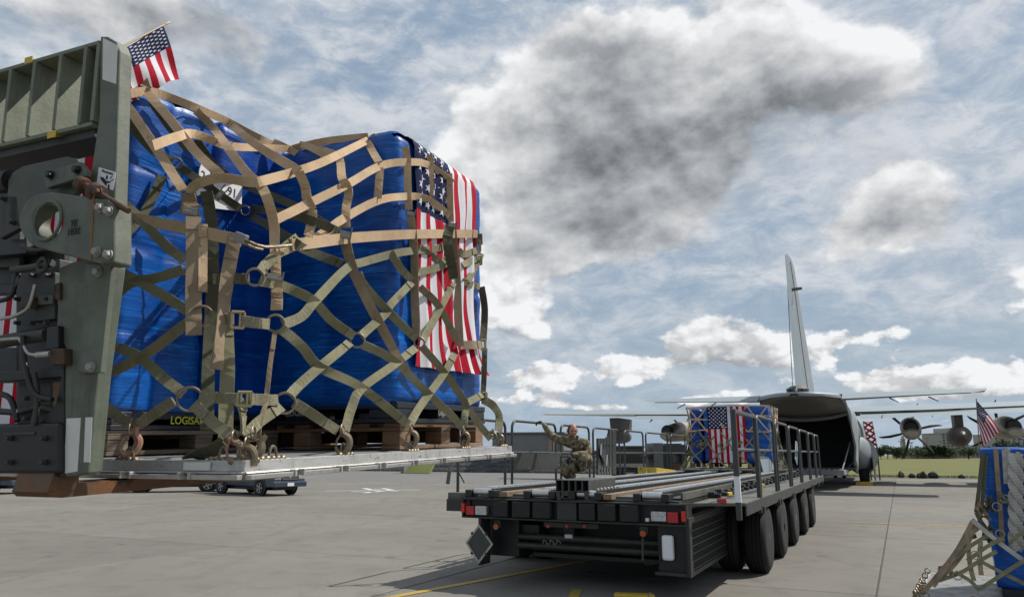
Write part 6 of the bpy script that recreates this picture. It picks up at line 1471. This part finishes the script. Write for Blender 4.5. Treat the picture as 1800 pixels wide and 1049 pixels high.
# wheel fairings and undercarriage
for s_ in (-1, 1):
    MB().loft([[Vector((s_*(2.0+w_*math.cos(a)), y, z+h*math.sin(a))) for a in [2*math.pi*i/16 for i in range(16)]] for y, w_, z, h in ((7.6, .05, 2.2, .2), (9.0, .45, 2.0, .8), (10.5, .85, 1.75, 1.1), (13, .95, 1.65, 1.15), (16.5, .8, 1.7, 1.0), (19, .1, 1.9, .3))]).build('wheel_fairing', m_plane, ac, MA, smooth=True)
    for yy in (10.4, 12.0): 
        h = MB().lathe([(.15, -.2), (.15, .2)], (s_*2.15, yy, .62), (1, 0, 0), 14).build('main_wheel', m_rim, ac, MA)
        MB().lathe([(.34, -.25), (.55, -.24), (.62, -.16), (.64, 0), (.62, .16), (.55, .24), (.34, .25)], (s_*2.15, yy, .645), (1, 0, 0), 24).build('tyre', m_tyre, h, MA, smooth=True)
    MB().prism([(0, 9.6, .45), (0, 10.2, .25), (0, 11.6, .6), (0, 11.6, 1.6), (0, 9.6, 1.6)], (s_*2.72, 0, 0), (s_*2.78, 0, 0)).build('gear_door', m_planel, ac, MA)
for s_ in (-.3, .3):
    h = MB().lathe([(.1, -.1), (.1, .1)], (s_, 22.5, .45), (1, 0, 0), 10).build('nose_wheel', m_rim, ac, MA); MB().lathe([(.2, -.13), (.43, -.12), (.47, 0), (.43, .12), (.2, .13)], (s_, 22.5, .47), (1, 0, 0), 18).build('tyre', m_tyre, h, MA, smooth=True)
MB().tube([(0, 22.5, .5), (0, 22.6, 1.2)], .08, 8).build('nose_leg', m_planel, ac, MA)
# chocks, wooden steps under the ramp, red and white lattice by the fuselage
p = MA @ Vector((2.15, 9.55, 0)); c = thing('wheel_chock', 'yellow chock on the apron behind the aircraft main wheel', 'wheel chock', (p.x, p.y, 0), 27)
MB().prism([(0, -.15, 0), (0, .18, 0), (0, .12, .2), (0, -.05, .2)], (-.45, 0, 0), (.45, 0, 0)).build('block', m_yel, c, WM[c.name], bevel=.02); MB().tube([(-.3, 0, .2), (-.3, 0, .25), (.3, 0, .25), (.3, 0, .2)], .01, 5).build('handle', m_black, c, WM[c.name])
p = MA @ Vector((-1.0, 2.6, 0)); c = thing('wooden_steps', 'orange brown wooden crate of slats standing under the aircraft ramp', 'crate', (p.x, p.y, 0), 20); M = WM[c.name]
mwo = mat('orange_wood', (.30, .15, .07), .75, col2=(.2, .10, .05))
for k in range(6):
    z = .02+k*.11; MB().box(-.32, .32, -.25, -.21, z, z+.075).build('slat', mwo, c, M); MB().box(-.32, .32, .21, .25, z, z+.075).build('slat', mwo, c, M)
for x in (-.32, .26):
    for y in (-.2, .15): MB().box(x, x+.05, y, y+.05, 0, .68).build('post', mwo, c, M)
p = MA @ Vector((3.6, 19.5, 0)); c = thing('lattice_stand', 'red and white lattice stand beside the far side of the fuselage', 'stand', (p.x, p.y, 0), 27); M = WM[c.name]
def lt(px, py): q = atY(px, py, p.y); return M.inverted() @ q
P = [lt(*q) for q in ((1517, 741), (1533, 741), (1541, 782), (1526, 782))]
for a, b in ((0, 1), (1, 2), (0, 3), (2, 3)): MB().tube([P[a], P[b]], .05, 5).build('frame_tube', m_paper, c, M)
for k in range(4):
    for s_ in (0, 1):
        a = P[0].lerp(P[3], (k+s_)/4); b = P[1].lerp(P[2], (k+1-s_)/4); MB().tube([a, b], .09, 4).build('cross_brace', m_refl, c, M)
q = lt(1534, 840); MB().tube([P[2], Vector((P[2].x, P[2].y, 0))], .05, 5).tube([P[3], Vector((P[3].x, P[3].y, 0))], .05, 5).build('leg', m_rail, c, M)

# ------------------------------------------------------------------ vehicles
def pickup(name, label, loc, yaw, paint, cat='pickup truck'):
    t = thing(name, label, cat, loc, yaw); M = WM[t.name]     # +y = front
    P = [(-2.55, .45), (-2.55, 1.0), (-.55, 1.02), (-.45, 1.62), (-.2, 1.68), (.55, 1.66), (1.15, 1.08), (2.1, .98), (2.35, .88), (2.42, .60), (2.38, .38), (1.95, .36), (-2.3, .42)]
    MB().prism([(0, y, z) for y, z in P], (-.84, 0, 0), (.84, 0, 0)).build('body', paint, t, M, bevel=.05)
    MB().box(-.70, .70, -2.45, -.62, .98, 1.025).build('bed_cover', m_black, t, M)
    for s_ in (-1, 1):
        x = s_*.842; MB().prism([(x, -.38, 1.08), (x, -.30, 1.56), (x, .48, 1.56), (x, .92, 1.10)], (-.004, 0, 0), (.004, 0, 0)).build('side_window', m_glass, t, M)
        for y in (-1.55, 1.45):
            MB().lathe([(.43, 0), (.43, .012)], (s_*.838, y, .40), (s_, 0, 0), 22).build('wheel_arch', m_black, t, M)
            h = MB().lathe([(.08, 0), (.08, .03)], (s_*.80, y, .34), (s_, 0, 0), 12).build('wheel', m_rim, t, M)
            MB().lathe([(.20, -.02), (.32, -.01), (.345, .03), (.345, .17), (.33, .20), (.22, .21)], (s_*.66, y, .345), (s_, 0, 0), 28).build('tyre', m_tyre, h, M, smooth=True)
            rm = MB().lathe([(.21, .19), (.21, .215), (.17, .20), (.10, .17)], (s_*.66, y, .345), (s_, 0, 0), 24)
            for k in range(5): a = k*1.2566; rm.cbox((s_*.868, y+math.cos(a)*.12, .345+math.sin(a)*.12), .02, .18, .05, Matrix.Rotation(a, 3, 'X'))
            rm.build('rim', m_alu, h, M)
        MB().box(s_*.62-.17, s_*.62+.17, 2.36, 2.43, .70, .86).build('headlight', m_clear, t, M, bevel=.02); MB().box(s_*.98-.08, s_*.98+.08, .70, .82, 1.05, 1.22).build('mirror', m_black, t, M, bevel=.02)
    g = MB().box(-.42, .42, 2.385, 2.425, .66, .88).build('grille', m_black, t, M)
    for z in (.70, .76, .82): MB().box(-.4, .4, 2.425, 2.432, z, z+.018).build('grille_bar', m_bolt, g, M)
    MB().lathe([(.06, 0), (.05, .015)], (0, 2.432, .80), (0, 1, 0), 16).build('badge', m_clear, g, M)
    MB().box(-.86, .86, 2.34, 2.50, .38, .60).build('bumper', paint, t, M, bevel=.03); MB().box(-.17, .17, 2.501, 2.508, .42, .56).build('number_plate', m_paper, t, M)
    MB().prism([(0, .56, 1.64), (0, 1.13, 1.12), (0, 1.15, 1.13), (0, .58, 1.66)], (-.74, 0, 0), (.74, 0, 0)).build('windscreen', m_glass, t, M)
    MB().box(-.6, .6, -2.2, 2.1, .24, .40).build('underbody', m_black, t, M)
    return t
fr_ = gnd(455, 871); re_ = gnd(393, 867.5)
d = (fr_-re_).normalized(); yawp = math.degrees(math.atan2(d.x, d.y)); 
side_n = Vector((d.y, -d.x, 0))   # right of heading
ctr = (fr_+re_)/2
o1 = ctr-side_n*.8 if (ctr-side_n*.8).y > ctr.y else ctr+side_n*.8
pickup('pickup_truck', 'slate blue pickup truck on the apron, its front showing under the lifted pallet', o1, yawp, m_blue_car)
a = gnd(298, 865); pickup('pickup_truck', 'grey vehicle whose wheels show below the fork under the near stack', (a.x, a.y+.8, 0), 74, m_grey_car)
a = gnd(-2, 868); pickup('pickup_truck', 'blue vehicle at the left border behind the fork heel', (a.x-1.6, a.y+1.0, 0), 100, m_blue_car)
# dark green truck standing beyond the loader
YT = 34
t = thing('flatbed_truck', 'dark green service truck parked beyond the loader, half hidden by the blue load', 'truck', (atY(1150, 800, YT).x, YT, 0)); M = WM[t.name]; Mi = M.inverted()
def tq(x0, x1, y0, y1, d0, d1, name, m=m_greend, parent=t, bevel=.03):
    a, b = Mi @ atY(x0, y1, YT), Mi @ atY(x1, y0, YT); return MB().box(a.x, b.x, d0, d1, a.z, b.z).build(name, m, parent, M, bevel=bevel)
tq(1082, 1132, 786, 809, 0, 2, 'locker_box', m_kgreen); tq(1080, 1133, 783, 787, -.05, 2.05, 'locker_lid', m_greend); tq(1080, 1136, 800, 814, -.1, 2.1, 'chassis', m_black)
tq(1149, 1163.5, 778, 829, -.2, 1.5, 'grey_cabinet', mat('cabinet_grey', (.10, .105, .105), .5)); tq(1138, 1150, 798, 806, 0, .3, 'arm', m_black)
tq(1164, 1182, 797, 830, 0, 1.8, 'engine_box', m_kdark); tq(1163, 1205, 781, 797, 0, 2, 'cab_roof', m_greend); tq(1200, 1206, 797, 830, 0, 2, 'cab_pillar', m_greend); tq(1181, 1184, 797, 815, 0, .2, 'cab_pillar', m_greend)
tq(1182, 1200, 814, 830, 0, 2, 'cab_floor', m_rust); tq(1170, 1200, 779, 782, .2, 1.8, 'roof_hatch', m_kdark, bevel=.01); tq(1080, 1206, 822, 830, .2, 1.9, 'chassis', m_black)
for px in (1090, 1125, 1172, 1198):
    c = Mi @ atY(px, 830, YT); h = MB().lathe([(.12, -.02), (.12, .1)], (c.x, .15, .5), (0, -1, 0), 12).build('wheel', m_rim, t, M); MB().lathe([(.3, -.3), (.48, -.28), (.5, -.15), (.48, 0), (.3, .02)], (c.x, .15, .5), (0, -1, 0), 24).build('tyre', m_tyre, h, M, smooth=True)
# bags on the grass edge
def bag(px, py, w_, h, m, label, n, seed, group=None):
    g = gnd(px, py); t = thing('bag', label, 'bag', g, 10*seed); M = WM[t.name]; q = random.Random(seed)
    secs = [[Vector((math.cos(a)*w_/2*k*(1+.1*math.sin(3*a+seed)), math.sin(a)*w_*.3*k, z)) for a in [2*math.pi*i/14 for i in range(14)]] for z, k in ((0, .9), (h*.15, 1.05), (h*.45, 1), (h*.75, .8), (h*.95, .5), (h, .2))]
    MB().loft(secs).build('body', m, t, M, smooth=True)
    MB().cbox((0, -w_*.3, h*.35), w_*.55, .12, h*.4).build('pocket', m, t, M, bevel=.03)
    MB().tube(smoothpath([(-w_*.2, 0, h*.92), (0, 0, h*1.08), (w_*.2, 0, h*.92)]), .015, 5).build('handle', m_black, t, M)
    for s_ in (-1, 1): MB().tube(smoothpath([(s_*w_*.3, -w_*.2, h*.8), (s_*w_*.42, -w_*.33, h*.5), (s_*w_*.35, -w_*.3, h*.1)]), .025, 5).build('strap', m_black, t, M)
    return t
bag(1584, 839, .42, .48, m_bagb, 'upright brown rucksack, leftmost of the bags on the grass edge', 0, 1); bag(1603, 839.5, .46, .33, m_bagd, 'small dark bag, second from the left on the grass edge', 0, 2)
bag(1621, 840, .78, .42, m_bagb, 'wide brown and black bag in the middle of the row on the grass edge', 0, 3); bag(1641, 840, .76, .46, m_bagd, 'large dark bag, right end of the close row on the grass edge', 0, 4); bag(1691, 840, .5, .26, m_bagd, 'low dark bag lying apart at the right on the grass edge', 0, 5)
bag(1624, 840.5, .4, .5, m_bagd, 'black bag standing behind the wide brown one on the grass edge', 0, 6)

# ------------------------------------------------------------------ groups for the things that repeat
GROUPS = {'light_mast': 'light masts on the horizon', 'bag': 'bags left on the grass edge', 'pickup_truck': 'pickup trucks parked beyond the lifted load', 'apartment_building': 'apartment blocks on the horizon',
          'wrapped_box_stack': 'blue shrink wrapped stacks of boxes', 'aircraft_pallet': 'aluminium aircraft pallets', 'plastic_pallet': 'black plastic pallets under the blue stacks', 'hand_flag': 'small stars and stripes flags on sticks',
          'flag': 'large stars and stripes flags draped on the loads', 'cargo_net': 'cargo nets over the loads', 'wooden_pallet': 'wooden pallets under the blue stacks', 'long_low_building': 'low sheds behind the grass field'}
for o in COL.objects:
    if o.parent is None and 'category' in o:
        g = GROUPS.get(o.name.split('.')[0])
        if g: o['group'] = g
